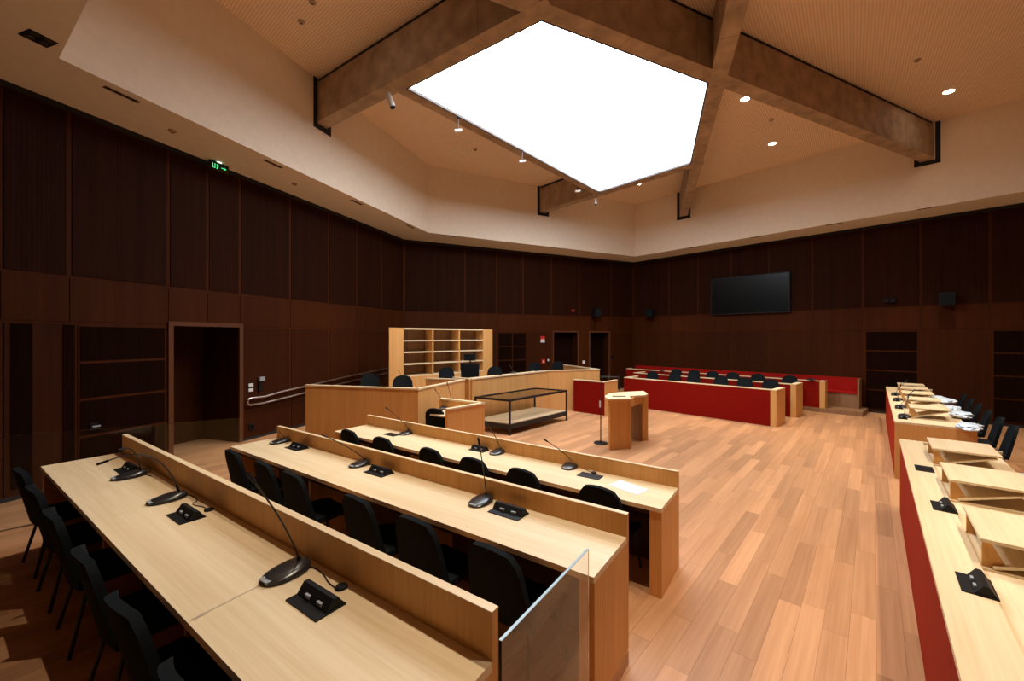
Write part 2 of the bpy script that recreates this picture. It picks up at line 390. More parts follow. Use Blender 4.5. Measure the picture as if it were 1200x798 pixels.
# back wall
db = (c2-c1).normalized()
k1 = [ray_line(x, c1, db) for x in (648.5, 676.5, 691, 713)]
WB = slab_wall('wall_back', c1, c2, holes=[(k1[0], k1[1], 2.36), (k1[2], k1[3], 2.36)])
fields(WB, [(474, 545), (545, 582), (582, 613), (613, 646), (646, 679), (679, 716), (716, 741)], skip_low=(2, 3, 4, 5))
wpart(WB, 'panel', 'wall_low', S(WB, 617.5), S(WB, 645), .12, 2.35, 0, .012)
grille(WB, 583.5, 616.5, .3, 2.34, 4, 2)
niche(WB, 'door_2', 0, 0, 0, .35, s01=(k1[0], k1[1]), leaf=True, fw=.05)
niche(WB, 'door_3', 0, 0, 0, .35, s01=(k1[2], k1[3]), leaf=True, fw=.05)
# right wall
WR = slab_wall('wall_right', c2, r3)
fields(WR, [(743, 784), (784, 818), (818, 857), (857, 901), (901, 952), (952, 1011), (1011, 1079), (1079, 1160), (1160, 1250)], skip_low=(6, 8))
panel3(WR, S(WR, 1250), WR['L']-.3, False)
grille(WR, 1014, 1076, .1, 2.34, 4); grille(WR, 1163, 1248, .1, 2.34, 4)
for i, (p, q) in enumerate(((OUT[3], OUT[4]), (OUT[4], OUT[5]), (OUT[5], OUT[0]))):
    W_ = slab_wall(['wall_near_right', 'wall_near', 'wall_near_left'][i], p, q)
    k = 0.2
    while k < W_['L']-1.4: panel3(W_, k, k+1.3, False); k += 1.3
def cline(p, q, off, w, z0, z1, name, mat):
    return struct(MB().bar(p, q, w, z0, z1, off).build(name, mat))
for nm, W_ in (('left', WL), ('back', WB), ('right', WR)):
    z0 = T2 if nm == 'left' else 0
    if nm == 'left':
        segs = [(.3, hs[0]-.08), (hs[1]+.08, W_['L'])]
    elif nm == 'back': segs = [(0, k1[0]-.1), (k1[1]+.1, k1[2]-.1), (k1[3]+.1, W_['L'])]
    else: segs = [(0, W_['L'])]
    bo = MB()
    for a, b in segs: bo.box(a, b, *sorted((0, .02*W_['sg'])), 0, z0+.05)
    bo = bo.build('baseboard_'+nm, 'black'); struct(bo); bo.matrix_basis = W_['o'].matrix_basis.copy()
    r = MB().box(0, W_['L'], *sorted((0, .014*W_['sg'])), ZS-.075, ZS).build('trim_shadow_gap', 'black'); struct(r); r.name = 'trim_%d' % (4+['left', 'back', 'right'].index(nm)); r.matrix_basis = W_['o'].matrix_basis.copy()

# ---- ceiling: soffit ring, well walls, upper ceiling
sb_ = MB()
for i in range(6):
    j = (i+1) % 6
    sb_.prism([OUT[i], OUT[j], INN[j], INN[i]], ZS, ZS+.12)
soff = struct(sb_.build('ceiling', 'white'))
wellc = sum(INN, Vector((0, 0)))/6
for i in range(6):
    j = (i+1) % 6; p, q = INN[i], INN[j]; n = Vector((-(q-p).y, (q-p).x)); s = -1 if n.dot(wellc-p) > 0 else 1
    o = MB().bar(p, q, .12, ZS+.12, ZU, s).build('wall_upper_'+['left', 'back', 'right', 'near_right', 'near', 'near_left'][i], 'white'); struct(o)
struct(MB().prism(INN, ZU, ZU+.1).build('ceiling_upper', 'perf'))

# ---- skylight and beams
Sk = [P(x, y, ZB).xy for x, y in ((475, 104), (634, 23), (831, 97), (810, 192), (702, 226))]
def beam_line(p, q, name, label, lo, hi, dz=0, w=.27, e0=0, e1_=0):
    """beam outside the skylight edge p->q; lo / hi = plan lines (pt, dir) that bound it"""
    d = (q-p).normalized(); n = Vector((-d.y, d.x)); cc = sum(Sk, Vector((0, 0)))/5
    if n.dot(cc-p) > 0: n = -n
    s0 = isect(p, d, *lo); s1 = isect(p, d, *hi)
    if s0 > s1: s0, s1 = s1, s0
    s0 -= e0; s1 += e1_
    rz = math.atan2(d.y, d.x); T = thing(name, label, 'beam', (*(p+d*s0), ZB), rz)
    sg = 1 if n.dot(Vector((-d.y, d.x))) > 0 else -1
    y0, y1 = sorted((0, w*sg)); L = s1-s0
    MB().box(0, L, y0, y1, -dz, ZU-ZB-.08).build('beam_body', 'concrete', T, bevel=.012)
    MB().box(0, L, y0+.03, y1-.03, ZU-ZB-.08, ZU-ZB).build('shadow_gap', 'black', T)
    k = 1.15
    jb = MB(); any_ = False
    while k < L:                         # formwork joints: thin dark lines standing in the faces
        jb.box(k, k+.008, y0-.0015, y1+.0015, -dz-.0015, ZU-ZB-.08); any_ = True; k += 2.1 if k < 2 else 1.35
    if any_: jb.build('formwork_joint', 'oak_dark', T)
    return T, d, n, s0, s1, p
wellL = lambda i: (INN[i], (INN[(i+1) % 6]-INN[i]))
eB = (Sk[2]-Sk[1]).normalized(); nB = Vector((eB.y, -eB.x))
BA = beam_line(Sk[1], Sk[0], 'concrete_beam', 'concrete beam from the left wall to the top corner of the glowing skylight', (Sk[1], eB), wellL(0), dz=.004, e0=.24)
BB = beam_line(Sk[1], Sk[2], 'concrete_beam', 'longest concrete beam along the near side of the skylight, ending at the right wall', wellL(5), wellL(2))
BC = beam_line(Sk[2], Sk[3], 'concrete_beam', 'concrete beam crossing on the right of the skylight towards the far right wall', wellL(5), wellL(2), dz=.012)
BF = beam_line(Sk[3], Sk[4], 'concrete_beam', 'short concrete beam beyond the skylight, ending at the back wall', (Sk[2], Sk[3]-Sk[2]), wellL(1), dz=.002, e0=.2)
BE = beam_line(Sk[4], Sk[0], 'concrete_beam', 'slim concrete beam under the left edge of the skylight carrying spotlights', (Sk[3], Sk[4]-Sk[3]), (Sk[1], Sk[0]-Sk[1]), w=.2, dz=-.002, e0=.15, e1_=.15)
def notch(B, wi):
    T, d, n, s0, s1, p = B; q = INN[wi]; e = (INN[(wi+1) % 6]-q).normalized()
    s = isect(p, d, q, e); c = p+d*s; ne = Vector((-e.y, e.x))
    if ne.dot(wellc-c) < 0: ne = -ne
    wd = .27/abs(d.dot(ne)); c = c+e*(1 if e.dot(n) > 0 else -1)*wd/2
    # deep black pocket around the beam end, as a thin frame on the plaster
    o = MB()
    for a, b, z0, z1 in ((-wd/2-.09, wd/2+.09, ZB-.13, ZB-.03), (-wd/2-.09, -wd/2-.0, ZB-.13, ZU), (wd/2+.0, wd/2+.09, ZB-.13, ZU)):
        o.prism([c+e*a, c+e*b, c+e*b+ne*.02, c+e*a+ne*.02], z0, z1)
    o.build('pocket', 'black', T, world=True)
notch(BA, 0); notch(BB, 2); notch(BC, 2); notch(BF, 1)
T = thing('luminous_ceiling', 'large glowing white five-sided stretch ceiling between the concrete beams', 'skylight', (Sk[0].x, Sk[0].y, ZB))
MB().prism(Sk, ZB+.05, ZB+.07).build('membrane', 'membrane', T, world=True)
fb = MB()
cc = sum(Sk, Vector((0, 0)))/5
for i in range(5): fb.bar(Sk[i], Sk[(i+1) % 5], .03, ZB+.0, ZB+.05, 1 if Vector((-(Sk[(i+1) % 5]-Sk[i]).y, (Sk[(i+1) % 5]-Sk[i]).x)).dot(cc-Sk[i]) > 0 else -1)
fb.build('edge_profile', 'frame_metal', T, world=True)

# ---- downlights with their own light
def downlight(x, y, label, power=DOWN_W, spot=74, z=ZU):
    T = thing('downlight', label, 'lamp', (x, y, z), 0, 'recessed downlights in the upper ceiling')
    MB().lathe([(.105, -.008), (.105, 0)], seg=20).build('trim_ring', 'white_plastic', T)
    MB().lathe([(.085, -.012), (.085, -.008)], seg=20).build('lens', 'lamp', T)
    ld = bpy.data.lights.new('downlight_beam', 'SPOT'); ld.energy = power; ld.spot_size = math.radians(spot); ld.spot_blend = .7
    ld.shadow_soft_size = .03; ld.color = (1, .88, .70)
    lo = bpy.data.objects.new('downlight_beam', ld); COL.objects.link(lo); lo.location = (0, 0, -.03); lo.parent = T
for (px, py), lb in (((1112, 107), 'round downlight nearest the right edge of the photo'), ((905, 168), 'round downlight above the television, under the long beam'),
                     ((873, 116), 'round downlight half hidden behind the long beam'), ((748, 215), 'round downlight just beyond the skylight edge')):
    v = P(px, py, ZU); downlight(v.x, v.y, lb)
for x, y, lb in ((.66, 2.55, 'downlight in the ceiling above the camera side of the desk rows'), (-2.6, 5.9, 'downlight over the far end of the desk rows'),
                 (5.3, 3.2, 'downlight over the near right desk'), (8.4, 5.3, 'downlight over the far right desk'), (-1.8, 9.3, 'downlight over the judges bench'),
                 (3.2, 1.0, 'downlight over the open floor in the foreground')):
    downlight(x, y, lb)

# ------------------------------------------------------------------ chairs
def make_chair(label, group):
    T = thing('upholstered_chair', label, 'chair', (0, 0, 0), 0, group)
    def pad(nu, nv, f, t, name):
        bm = bmesh.new(); A, B = [], []
        for j in range(nv+1):
            ra, rb = [], []
            for i in range(nu+1):
                u = i/nu*2-1; v = j/nv; p, nrm = f(u, v)
                ra.append(bm.verts.new(p)); rb.append(bm.verts.new(p+nrm*t))
            A.append(ra); B.append(rb)
        for j in range(nv):
            for i in range(nu):
                bm.faces.new((A[j][i], A[j][i+1], A[j+1][i+1], A[j+1][i])); bm.faces.new((B[j][i], B[j+1][i], B[j+1][i+1], B[j][i+1]))
        ring = lambda G: G[0]+[r[-1] for r in G[1:]]+G[-1][-2::-1]+[r[0] for r in G[-2:0:-1]]
        a, b = ring(A), ring(B)
        for k in range(len(a)): bm.faces.new((a[k], b[k], b[(k+1) % len(a)], a[(k+1) % len(a)]))
        mb = MB(); mb.bm.free(); mb.bm = bm
        return mb.build(name, 'fabric', T, smooth=True)
    def back(u, v):
        hw = .235-.05*v; e = max(0, (v-.7)/.3); hw *= 1-.26*e*e*e
        uu = u*hw; z = .40+.47*v-(.03*u*u*v)
        y = -.19-.10*v-.04*math.sin(v*PI)*0+.030*u*u
        return Vector((uu, y, z)), Vector((0, -1, -.15)).normalized()
    pad(8, 8, back, .038, 'backrest')
    def seat(u, v):
        hw = .225-.02*v; y = -.20+.42*v; z = .45-.02*math.cos(u*1.2)-.03*max(0, v-.75)/.25
        return Vector((u*hw, y, z)), Vector((0, 0, -1))
    pad(6, 6, seat, .05, 'seat')
    for sx in (-1, 1):
        MB().tube([(sx*.17, .15, .40), (sx*.21, .20, 0)], .011).build('leg', 'black_metal', T)
        MB().tube([(sx*.17, -.15, .40), (sx*.22, -.24, 0)], .011).build('leg', 'black_metal', T)
    MB().tube([(-.17, .15, .395), (.17, .15, .395), (.17, -.15, .395), (-.17, -.15, .395), (-.17, .15, .395)], .01, 6).build('seat_frame', 'black_metal', T)
    return T
CH = []
def chair(x, y, z, rz, label, group):
    if not CH: T = make_chair(label, group); T.location = (x, y, z); T.rotation_euler = (0, 0, rz); CH.append(T); return T
    return dup(CH[0], (x, y, z), rz, label, group)
ordn = ['first', 'second', 'third', 'fourth', 'fifth', 'sixth', 'seventh']

# ------------------------------------------------------------------ desk rows
def desk_row(R, label):
    T = thing('bench_desk', label, 'desk', (*R['near'], R['tier']), R['rz'], 'long oak desk rows on the left')
    s = 1 if R['n'].dot(Vector((-R['d'].y, R['d'].x))) > 0 else -1
    L, wd, zt = R['L'], R['w'], R['zt']-R['tier']
    def bx(x0, x1, y0, y1, z0, z1, nm, mt, bv=.002): return MB().box(x0, x1, *sorted((y0*s, y1*s)), z0, z1).build(nm, mt, T, bevel=bv)
    bx(0, L, 0, wd, zt-.035, zt, 'desktop', 'oak')
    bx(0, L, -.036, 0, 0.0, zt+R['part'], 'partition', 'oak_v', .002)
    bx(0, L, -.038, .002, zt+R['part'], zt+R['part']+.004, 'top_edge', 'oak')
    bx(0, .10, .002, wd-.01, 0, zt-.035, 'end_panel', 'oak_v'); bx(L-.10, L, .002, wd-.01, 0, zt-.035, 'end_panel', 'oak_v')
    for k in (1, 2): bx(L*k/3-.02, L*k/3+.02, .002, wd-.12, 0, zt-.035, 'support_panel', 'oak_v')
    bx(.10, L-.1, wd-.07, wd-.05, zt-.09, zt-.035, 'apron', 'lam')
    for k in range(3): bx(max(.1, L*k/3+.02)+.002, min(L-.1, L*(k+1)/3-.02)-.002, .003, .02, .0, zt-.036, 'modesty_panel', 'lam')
    return T
desk_row(R3, 'front oak desk row nearest the open floor, with a white paper on it')
desk_row(R2, 'middle oak desk row ending at the glass panel')
desk_row(R1, 'nearest oak desk row in the foreground, standing on the raised tier')
def on_row(R, px, off):
    p = R['near']+R['n']*off; s = ray_line(px, p, R['d']); return p+R['d']*s
gname = {id(R3): 'chairs behind the front desk row', id(R2): 'chairs behind the middle desk row', id(R1): 'chairs behind the nearest desk row'}
def row_chairs(R, xs, back_off, place):
    rz = math.atan2(-R['n'].y, -R['n'].x)-PI/2
    N = len(xs)
    for i, x in enumerate(xs):
        c = R['near']+R['d']*x+R['n']*(back_off-.28)
        a = ordn[i]+' chair' if i < N-1 else 'last chair'
        chair(c.x, c.y, R['tier'], rz+random.uniform(-.05, .05), 'black chair, %s from %s, tucked under the %s' % (a.replace(' chair', ''), *place), gname[id(R)])
def xs_from(R, pxs, off): return [(on_row(R, q, off)-R['near']).dot(R['d']) for q in pxs]
row_chairs(R3, sorted(xs_from(R3, (408, 447, 504, 553, 612, 702), .67)), .67, ('the open floor', 'front desk row'))
row_chairs(R2, sorted(xs_from(R2, (272, 308, 341, 418, 485, 578), .76)), .76, ('the glass panel', 'middle desk row'))
row_chairs(R1, [.72, 1.39, 2.05, 2.89, 3.62, 4.34], .71, ('the glass panel', 'nearest desk row'))

# glass screens
def glass_panel(p, q, z0, z1, label, edge='glass_edge'):
    p, q = Vector(p[:2]), Vector(q[:2]); d = q-p
    T = thing('glass_screen', label, 'glass screen', (p.x, p.y, z0), math.atan2(d.y, d.x), 'glass guard panels')
    L = d.length
    MB().box(0, L, -.006, .006, .0, z1-z0-.002).build('pane', 'glass', T)
    MB().box(0, L, -.0065, .0065, z1-z0-.002, z1-z0+.001).build('polished_edge', edge, T)
    for k in (.1, L-.2): MB().box(k, k+.1, -.02, .02, 0, .06).build('floor_clamp', 'chrome', T)
    return T
g0 = P(586.3, 750.4, 1.035); g1 = P(688.9, 643, 1.035)
glass_panel(g0.xy, g1.xy, T2, 1.035, 'clear glass screen joining the ends of the nearest and middle desk rows')
gl0, gl1 = P(-50, 515.6, 1.16), P(283, 490, 1.16)
glass_panel(gl0.xy, gl1.xy, T2, 1.16, 'faint clear glass guard beside the far end of the nearest desk row', 'glass')
# ------------------------------------------------------------------ microphones, sockets, cables
def mic_unit(base, tip, rz, label, group, sc=1.0, bow=.42, size=(.080, .118)):
    T = thing('desk_microphone', label, 'microphone', base, rz, group)
    inv = T.matrix_basis.inverted()
    a, b = size[0]*sc, size[1]*sc
    mb = MB().lathe([(.90, 0), (1, .008), (1, .016), (.93, .026), (.72, .034), (.3, .037)], seg=28, sx=a, sy=b)
    for v in mb.bm.verts:                # squarer outline, raised towards the stem
        v.co.x *= 1+.16*(v.co.y/b)**2; v.co.z *= 1+.45*v.co.y/b if v.co.z > .009 else 1
    bs = mb.build('base', 'gloss', T, smooth=True)
    MB().box(-.035*sc, .035*sc, -b*.93, -b*.72, .012, .021).build('talk_button', 'grey_plastic', bs, bevel=.002)
    st = Vector((0, b*.6, .028)); tp = inv @ Vector(tip)
    mid = st*.74+tp*.26; mid.z = st.z+(tp.z-st.z)*bow
    pts = bez(st, mid, tp, 12)
    MB().tube([st, st+(pts[1]-st)*.9], .008*sc, 8).build('stem_socket', 'black_plastic', T)
    gn = MB().tube(pts, .0042*sc, 8).build('gooseneck', 'black_metal', T, smooth=True)
    dv = (pts[-1]-pts[-2]).normalized()
    MB().tube([tp-dv*.005, tp+dv*.006, tp+dv*.045, tp+dv*.055], .0085*sc, 10).build('microphone_head', 'black_plastic', gn, smooth=True)
    return T
def tip_on(px, py, base, L=.40, near=True):
    o = Vector((0, 0, H)); dr_ = Vector(((px-600)/F, 1, (HOR-py)/F)).normalized(); c = Vector(base)+Vector((0, 0, .03))
    t = (c-o).dot(dr_); d2 = (o+dr_*t-c).length_squared
    if d2 >= L*L: return o+dr_*t
    h_ = math.sqrt(L*L-d2); t = t-h_ if near else t+h_
    v = o+dr_*t
    if v.z < base[2]+.1: v = o+dr_*(t+2*h_ if near else t-2*h_)
    return v
def socket(c, rz, label, open_=True, sc=1.0):
    T = thing('socket_box', label, 'socket', c, rz, 'pop-up power sockets on the desks')
    MB().box(-.105*sc, .105*sc, -.06*sc, .06*sc, 0, .006).build('base_plate', 'black_plastic', T, bevel=.001)
    if open_:
        mb = MB(); x0, x1 = -.10*sc, .10*sc
        pr = [(-.02, .006), (.055, .006), (.03, .05), (.01, .052)]
        mb._hull([(x0, y*sc, z) for y, z in pr], [(x1, y*sc, z) for y, z in pr]); fb_ = mb.build('flip_up_body', 'black_plastic', T)
        for k in (-.05, .03): MB().box(k*sc, (k+.03)*sc, -.016*sc, -.004*sc, .012, .028).build('port', 'grey_plastic', fb_)
    return T
def cable(pts, label, r=.0028, group='cables on the desks'):
    pts = [Vector(p) for p in pts]; c = MB()
    fine = []
    for i in range(len(pts)-1):
        p0, p1, p2, p3 = pts[max(i-1, 0)], pts[i], pts[i+1], pts[min(i+2, len(pts)-1)]
        for k in range(6):
            t = k/6; fine.append(.5*((2*p1)+(-p0+p2)*t+(2*p0-5*p1+4*p2-p3)*t*t+(-p0+3*p1-3*p2+p3)*t**3))
    fine.append(pts[-1]); c.tube(fine, r, 6); o = c.build('cable', 'black_plastic', smooth=True); tag(o, label, 'cable', group); return o
def puck(p, label):
    o = MB().lathe([(.028, 0), (.03, .005), (.026, .012), (.01, .016)], seg=16).build('round_puck', 'black_plastic', smooth=True); o.location = p; tag(o, label, 'button'); return o
def row_mic(R, bpx, tpx, label, group, L=.40, near=True, bow=.42):
    b = P(*bpx, R['zt']); rz = math.atan2(-R['n'].y, -R['n'].x)-PI/2
    mic_unit(b, tip_on(*tpx, b, L, near), rz, label, group, 1.0, bow); return b
mg = 'gooseneck microphones on the desk rows'
rzr = math.atan2(-R1['n'].y, -R1['n'].x)-PI/2
m11 = row_mic(R1, (151.7, 559), (146, 526), 'gooseneck microphone at the far end of the nearest desk', mg, .25, True, 1.0)
m12 = row_mic(R1, (196, 586), (126, 540), 'gooseneck microphone bent low over the desk, second from the far end of the nearest desk', mg, .42, True, 1.35)
m13 = row_mic(R1, (335, 673), (297.5, 564), 'largest gooseneck microphone, upright on the nearest desk in the foreground', mg, .56)
for px, py, R, lb, op in ((150, 551, R1, 'black socket box behind the farthest microphone of the nearest desk', True), (218, 605, R1, 'black socket box in the middle of the nearest desk', True),
                      (370, 706, R1, 'largest black socket box beside the foreground microphone', True), (348, 525, R2, 'black socket box at the far end of the middle desk', True),
                      (444, 554, R2, 'black socket box in the centre of the middle desk', True), (595.5, 601, R2, 'black socket box nearest the glass panel on the middle desk', True),
                      (459, 509.3, R3, 'flat closed socket plate at the far end of the front desk', False), (561, 527.5, R3, 'black socket box in the centre of the front desk', True),
                      (691.5, 557.9, R3, 'flat closed socket plate beside the white paper on the front desk', False)):
    v = P(px, py, R['zt']); socket(v, rzr, lb, op, {id(R1): 1.18, id(R2): 1.3, id(R3): 1.12}[id(R)])
for px, tp, lb, R, L in (((327.7, 518.5), (323, 503), 'gooseneck microphone at the far end of the middle desk', R2, .3), ((421.7, 545), (382.8, 512), 'gooseneck microphone leaning left in the centre of the middle desk', R2, .45),
                     ((563.5, 589), (561.6, 520), 'upright gooseneck microphone nearest the glass on the middle desk', R2, .46), ((475.6, 508.5), (455, 480), 'gooseneck microphone at the far end of the front desk', R3, .45),
                     ((582.7, 531), (572.5, 499), 'gooseneck microphone in the centre of the front desk', R3, .40), ((668, 547.5), (641, 517), 'gooseneck microphone next to the white paper on the front desk', R3, .42)):
    row_mic(R, px, tp, lb, mg, L)
def dz(R, pts): return [P(x, y, R['zt']+.004) for x, y in pts]
cable(dz(R1, [(352, 668), (366, 665), (378, 672), (385, 682), (392, 688)]), 'black cable curling from the foreground microphone')
puck(P(400, 689, R1['zt']), 'small round black puck beside the foreground microphone')
cable(dz(R1, [(212, 582), (222, 580), (231, 586), (226, 591), (238, 594), (244, 598)]), 'black cable tangle by the second microphone of the nearest desk')
puck(P(245, 598, R1['zt']), 'small round black puck on the middle of the nearest desk')
cable(dz(R1, [(163, 553), (168, 549), (176, 548), (175, 553), (168, 555), (178, 558)]), 'black looped cable by the farthest microphone of the nearest desk')
cable(dz(R2, [(335, 520), (341, 517), (350, 519), (360, 523), (352, 527)]), 'black cable at the far end of the middle desk')
cable(dz(R2, [(432, 545), (440, 544), (450, 549), (458, 553), (450, 556)]), 'black cable in the centre of the middle desk')
cable(dz(R2, [(575, 583), (585, 582), (597, 588), (602, 592), (601, 597)]), 'black cable by the glass end of the middle desk')
cable(dz(R3, [(676, 546), (684, 549), (692, 553), (696, 554)]), 'short black cable beside the white paper')
puck(P(696, 554.5, R3['zt']), 'small round black puck on the front desk')
pc = [P(x, y, R3['zt']+.001) for x, y in ((727, 562.5), (760, 574), (747, 580), (713, 568.5))]
o = MB().plate(pc, (0, 0, 1), .002).build('paper_sheet', 'paper'); tag(o, 'white sheets of paper lying at the right end of the front desk', 'paper')

# ------------------------------------------------------------------ judges' bench
ZJ = 1.2; POD = .50
jA, jB, jE = P(358, 450.7, ZJ).xy, P(490, 455.2, ZJ).xy, P(544.6, 444.2, ZJ).xy
jc0, jc1, jc2 = P(553.4, 443.5, ZJ).xy, P(642.6, 434, ZJ).xy, P(702.8, 432.3, ZJ).xy
jr = P(500, 442.7, ZJ).xy; jback = P(660, 427, ZJ).xy
def rim_wall(T, p, q, side, mat='oak_v', z0=0, z1=ZJ, t=.05, nm='front_panel'):
    n = max(1, int(((Vector(q)-Vector(p)).length)/.95)); p, q = Vector(p), Vector(q)
    for k in range(n):
        a, b = p+(q-p)*k/n, p+(q-p)*(k+1)/n; dd_ = (q-p).normalized()*.002
        MB().bar(a+dd_, b-dd_, t, z0, z1-.03, side).build(nm, mat, T, world=True)
    MB().bar(p, q, t+.03, z1-.03, z1, side*.6).build('top_rail', 'oak', T, world=True)
pod_poly = [jA+Vector((.1, .1)), jB+Vector((-.05, .1)), jE+Vector((-.1, 0)), jc0+Vector((.0, .1)), jc1+Vector((0, .08)), jc2+Vector((-.1, .05)), jback+Vector((-.1, .0)), Vector((1.2, 14.9)), Vector((-3.2, 12.9)), Vector((-4.0, 9.8))]
po = MB().prism(pod_poly, 0, POD).build('podium', 'floor'); tag(po, 'raised wooden podium behind the judges bench panels', 'podium')
T = thing('bench_screen', 'tall oak side bench panelling left of the clerk booth, corner towards the desks', 'bench', (jB.x, jB.y, 0))
rim_wall(T, jA, jB, 1); rim_wall(T, jB, jE, 1); rim_wall(T, jE, jr, 1)
def inset_top(T, pts, z, nm='desktop'): MB().prism(pts, z-.03, z).build(nm, 'oak', T, world=True)
inset_top(T, [jA+(jB-jA)*.15+Vector((.05, .06)), jB+Vector((-.06, .08)), jB+Vector((.1, .62)), jA+(jB-jA)*.15+Vector((.15, .6))], ZJ-.12)
T = thing('judges_bench', 'long pale oak judges bench bending around behind the exhibit table', 'bench', (jc1.x, jc1.y, 0))
rim_wall(T, jc0, jc1, 1); rim_wall(T, jc1, jc2, 1); rim_wall(T, jc2, jback, 1)
dj = (jc1-jc0).normalized(); nj = Vector((-dj.y, dj.x))
rim_wall(T, jc0+nj*.05, jc0+nj*.62, 1, nm='end_panel')
inset_top(T, [jc0+nj*.06+dj*.06, jc1+nj*.06, jc1+nj*.62+dj*.1, jc0+nj*.62+dj*.06], ZJ-.06)
dk = (jc2-jc1).normalized(); nk = Vector((-dk.y, dk.x))
inset_top(T, [jc1+nk*.06, jc2+nk*.06-dk*.08, jc2+nk*.6-dk*.3, jc1+nk*.6-dk*.1], ZJ-.06)
v0, v1 = P(604, 433.5, ZJ+.02).xy, P(631, 436, ZJ+.02).xy
# judges' and clerks' chairs: the same family, some high-backed
def chair_at(px, py, ztop, ztier, rz, label, group):
    v = P(px, py, ztop); off = Matrix.Rotation(rz, 2) @ Vector((0, -.28)); return chair(v.x-off.x, v.y-off.y, ztier, rz, label, group)
gj = 'chairs at the judges bench'
for px, D, rz, lb in ((472, 8.5, PI+.2, 'black chair behind the left bench panelling, right of the handrail'), (434, 8.95, PI+.3, 'black chair at the far left behind the bench panelling'),
                       (523, 10.75, PI+.3, 'black chair in front of the middle shelves of the bookcase'), (580, 11.1, PI-.3, 'black chair right of the bookcase at the judges bench'),
                       (627, 12.8, PI-.4, 'black chair at the bend of the judges bench'), (654, 13.5, PI-.5, 'black chair at the right end of the judges bench, before the first back door')):
    off = Matrix.Rotation(rz, 2) @ Vector((0, -.28)); chair((px-600)/F*D-off.x, D-off.y, POD, rz, lb, gj)
T = thing('headrest_chair', 'black high-backed judge chair with a separate headrest before the bookcase', 'chair', (-1.13, 10.9, POD-.06), PI-.2)
MB().box(-.24, .24, -.05, .05, .5, 1.02).build('backrest', 'fabric', T, bevel=.03, smooth=True); MB().box(-.15, .15, -.04, .04, 1.1, 1.27).build('headrest', 'fabric', T, bevel=.03, smooth=True)
MB().tube([(0, 0, .95), (0, 0, 1.15)], .02).build('headrest_post', 'black_metal', T); MB().box(-.25, .25, -.45, .03, .42, .5).build('seat', 'fabric', T, bevel=.03)
MB().tube([(0, -.2, .08), (0, -.2, .42)], .03).build('column', 'black_metal', T)
for k in range(5): MB().tube([(0, -.2, .1), (.3*math.cos(k*2*PI/5), -.2+.3*math.sin(k*2*PI/5), .02)], .018, r1=.02).build('leg', 'black_metal', T)
# clerk booth
ZC = .95
k0, k1_, k2 = P(524, 479, ZC).xy, P(568, 471.5, ZC).xy, P(517, 466, ZC).xy
T = thing('clerk_booth', 'small oak clerk booth with low walls left of the exhibit table', 'booth', (k1_.x, k1_.y, 0))
rim_wall(T, k0, k1_, 1, z1=ZC); rim_wall(T, k1_, k2, 1, z1=ZC)
inset_top(T, [k1_+Vector((-.08, .0)), k0+Vector((-.02, .08))+(k1_-k0)*.25, k0+(k1_-k0)*.25+(k2-k1_)*.6, k1_+(k2-k1_)*.8+Vector((0, -.05))], .76)
vv = P(509, 476, .9); chair(vv.x+.1, vv.y+.25, 0, -.35, 'black chair at the clerk booth desk', 'chair at the clerk booth')
def far_mic(px_b, px_t, z, label, rz=0, sc=1.0, near=True, L=.42, group='gooseneck microphones at the benches'):
    b = P(*px_b, z); return mic_unit(b, tip_on(*px_t, b, L, near), rz, label, group, sc)
far_mic((519.5, 478.5), (511, 458), .765, 'left gooseneck microphone in the clerk booth'); far_mic((529, 475.5), (524.5, 450), .765, 'right taller gooseneck microphone in the clerk booth', near=False)
far_mic((473, 447.5), (467.5, 435.5), ZJ-.11, 'gooseneck microphone behind the left bench panelling')
far_mic((602, 437), (597, 428), ZJ-.05, 'thin gooseneck microphone on the judges bench')

# bookcase
bc = Vector((-2.81, 10.5)); bd = Vector((.722, .692)); zb0, ztp = POD, 2.41
T = thing('bookcase', 'pale oak bookcase with twelve empty open compartments behind the judges bench', 'bookcase', (*(bc-bd*.4), zb0), math.atan2(bd.y, bd.x))
L0, L1, L2, L3 = 0, .4, 3.07, 3.45; hh = ztp-zb0; dp = .38; zsb = 1.16-zb0
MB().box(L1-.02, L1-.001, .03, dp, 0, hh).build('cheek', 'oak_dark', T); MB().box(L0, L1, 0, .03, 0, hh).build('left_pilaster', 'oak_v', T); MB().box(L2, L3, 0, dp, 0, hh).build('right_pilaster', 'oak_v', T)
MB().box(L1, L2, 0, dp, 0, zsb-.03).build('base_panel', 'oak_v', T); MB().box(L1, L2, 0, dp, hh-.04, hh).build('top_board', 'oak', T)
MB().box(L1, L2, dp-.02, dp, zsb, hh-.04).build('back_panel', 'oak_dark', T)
for k in range(4): MB().box(L1, L2, .0, dp-.02, zsb-.03+(hh-zsb-.01)*k/4, zsb+(hh-zsb-.01)*k/4).build('shelf', 'oak', T)
for k in (1, 2): MB().box(L1+(L2-L1)*k/3-.02, L1+(L2-L1)*k/3+.02, -.004, dp-.02, zsb, hh-.04).build('divider', 'oak_v', T)

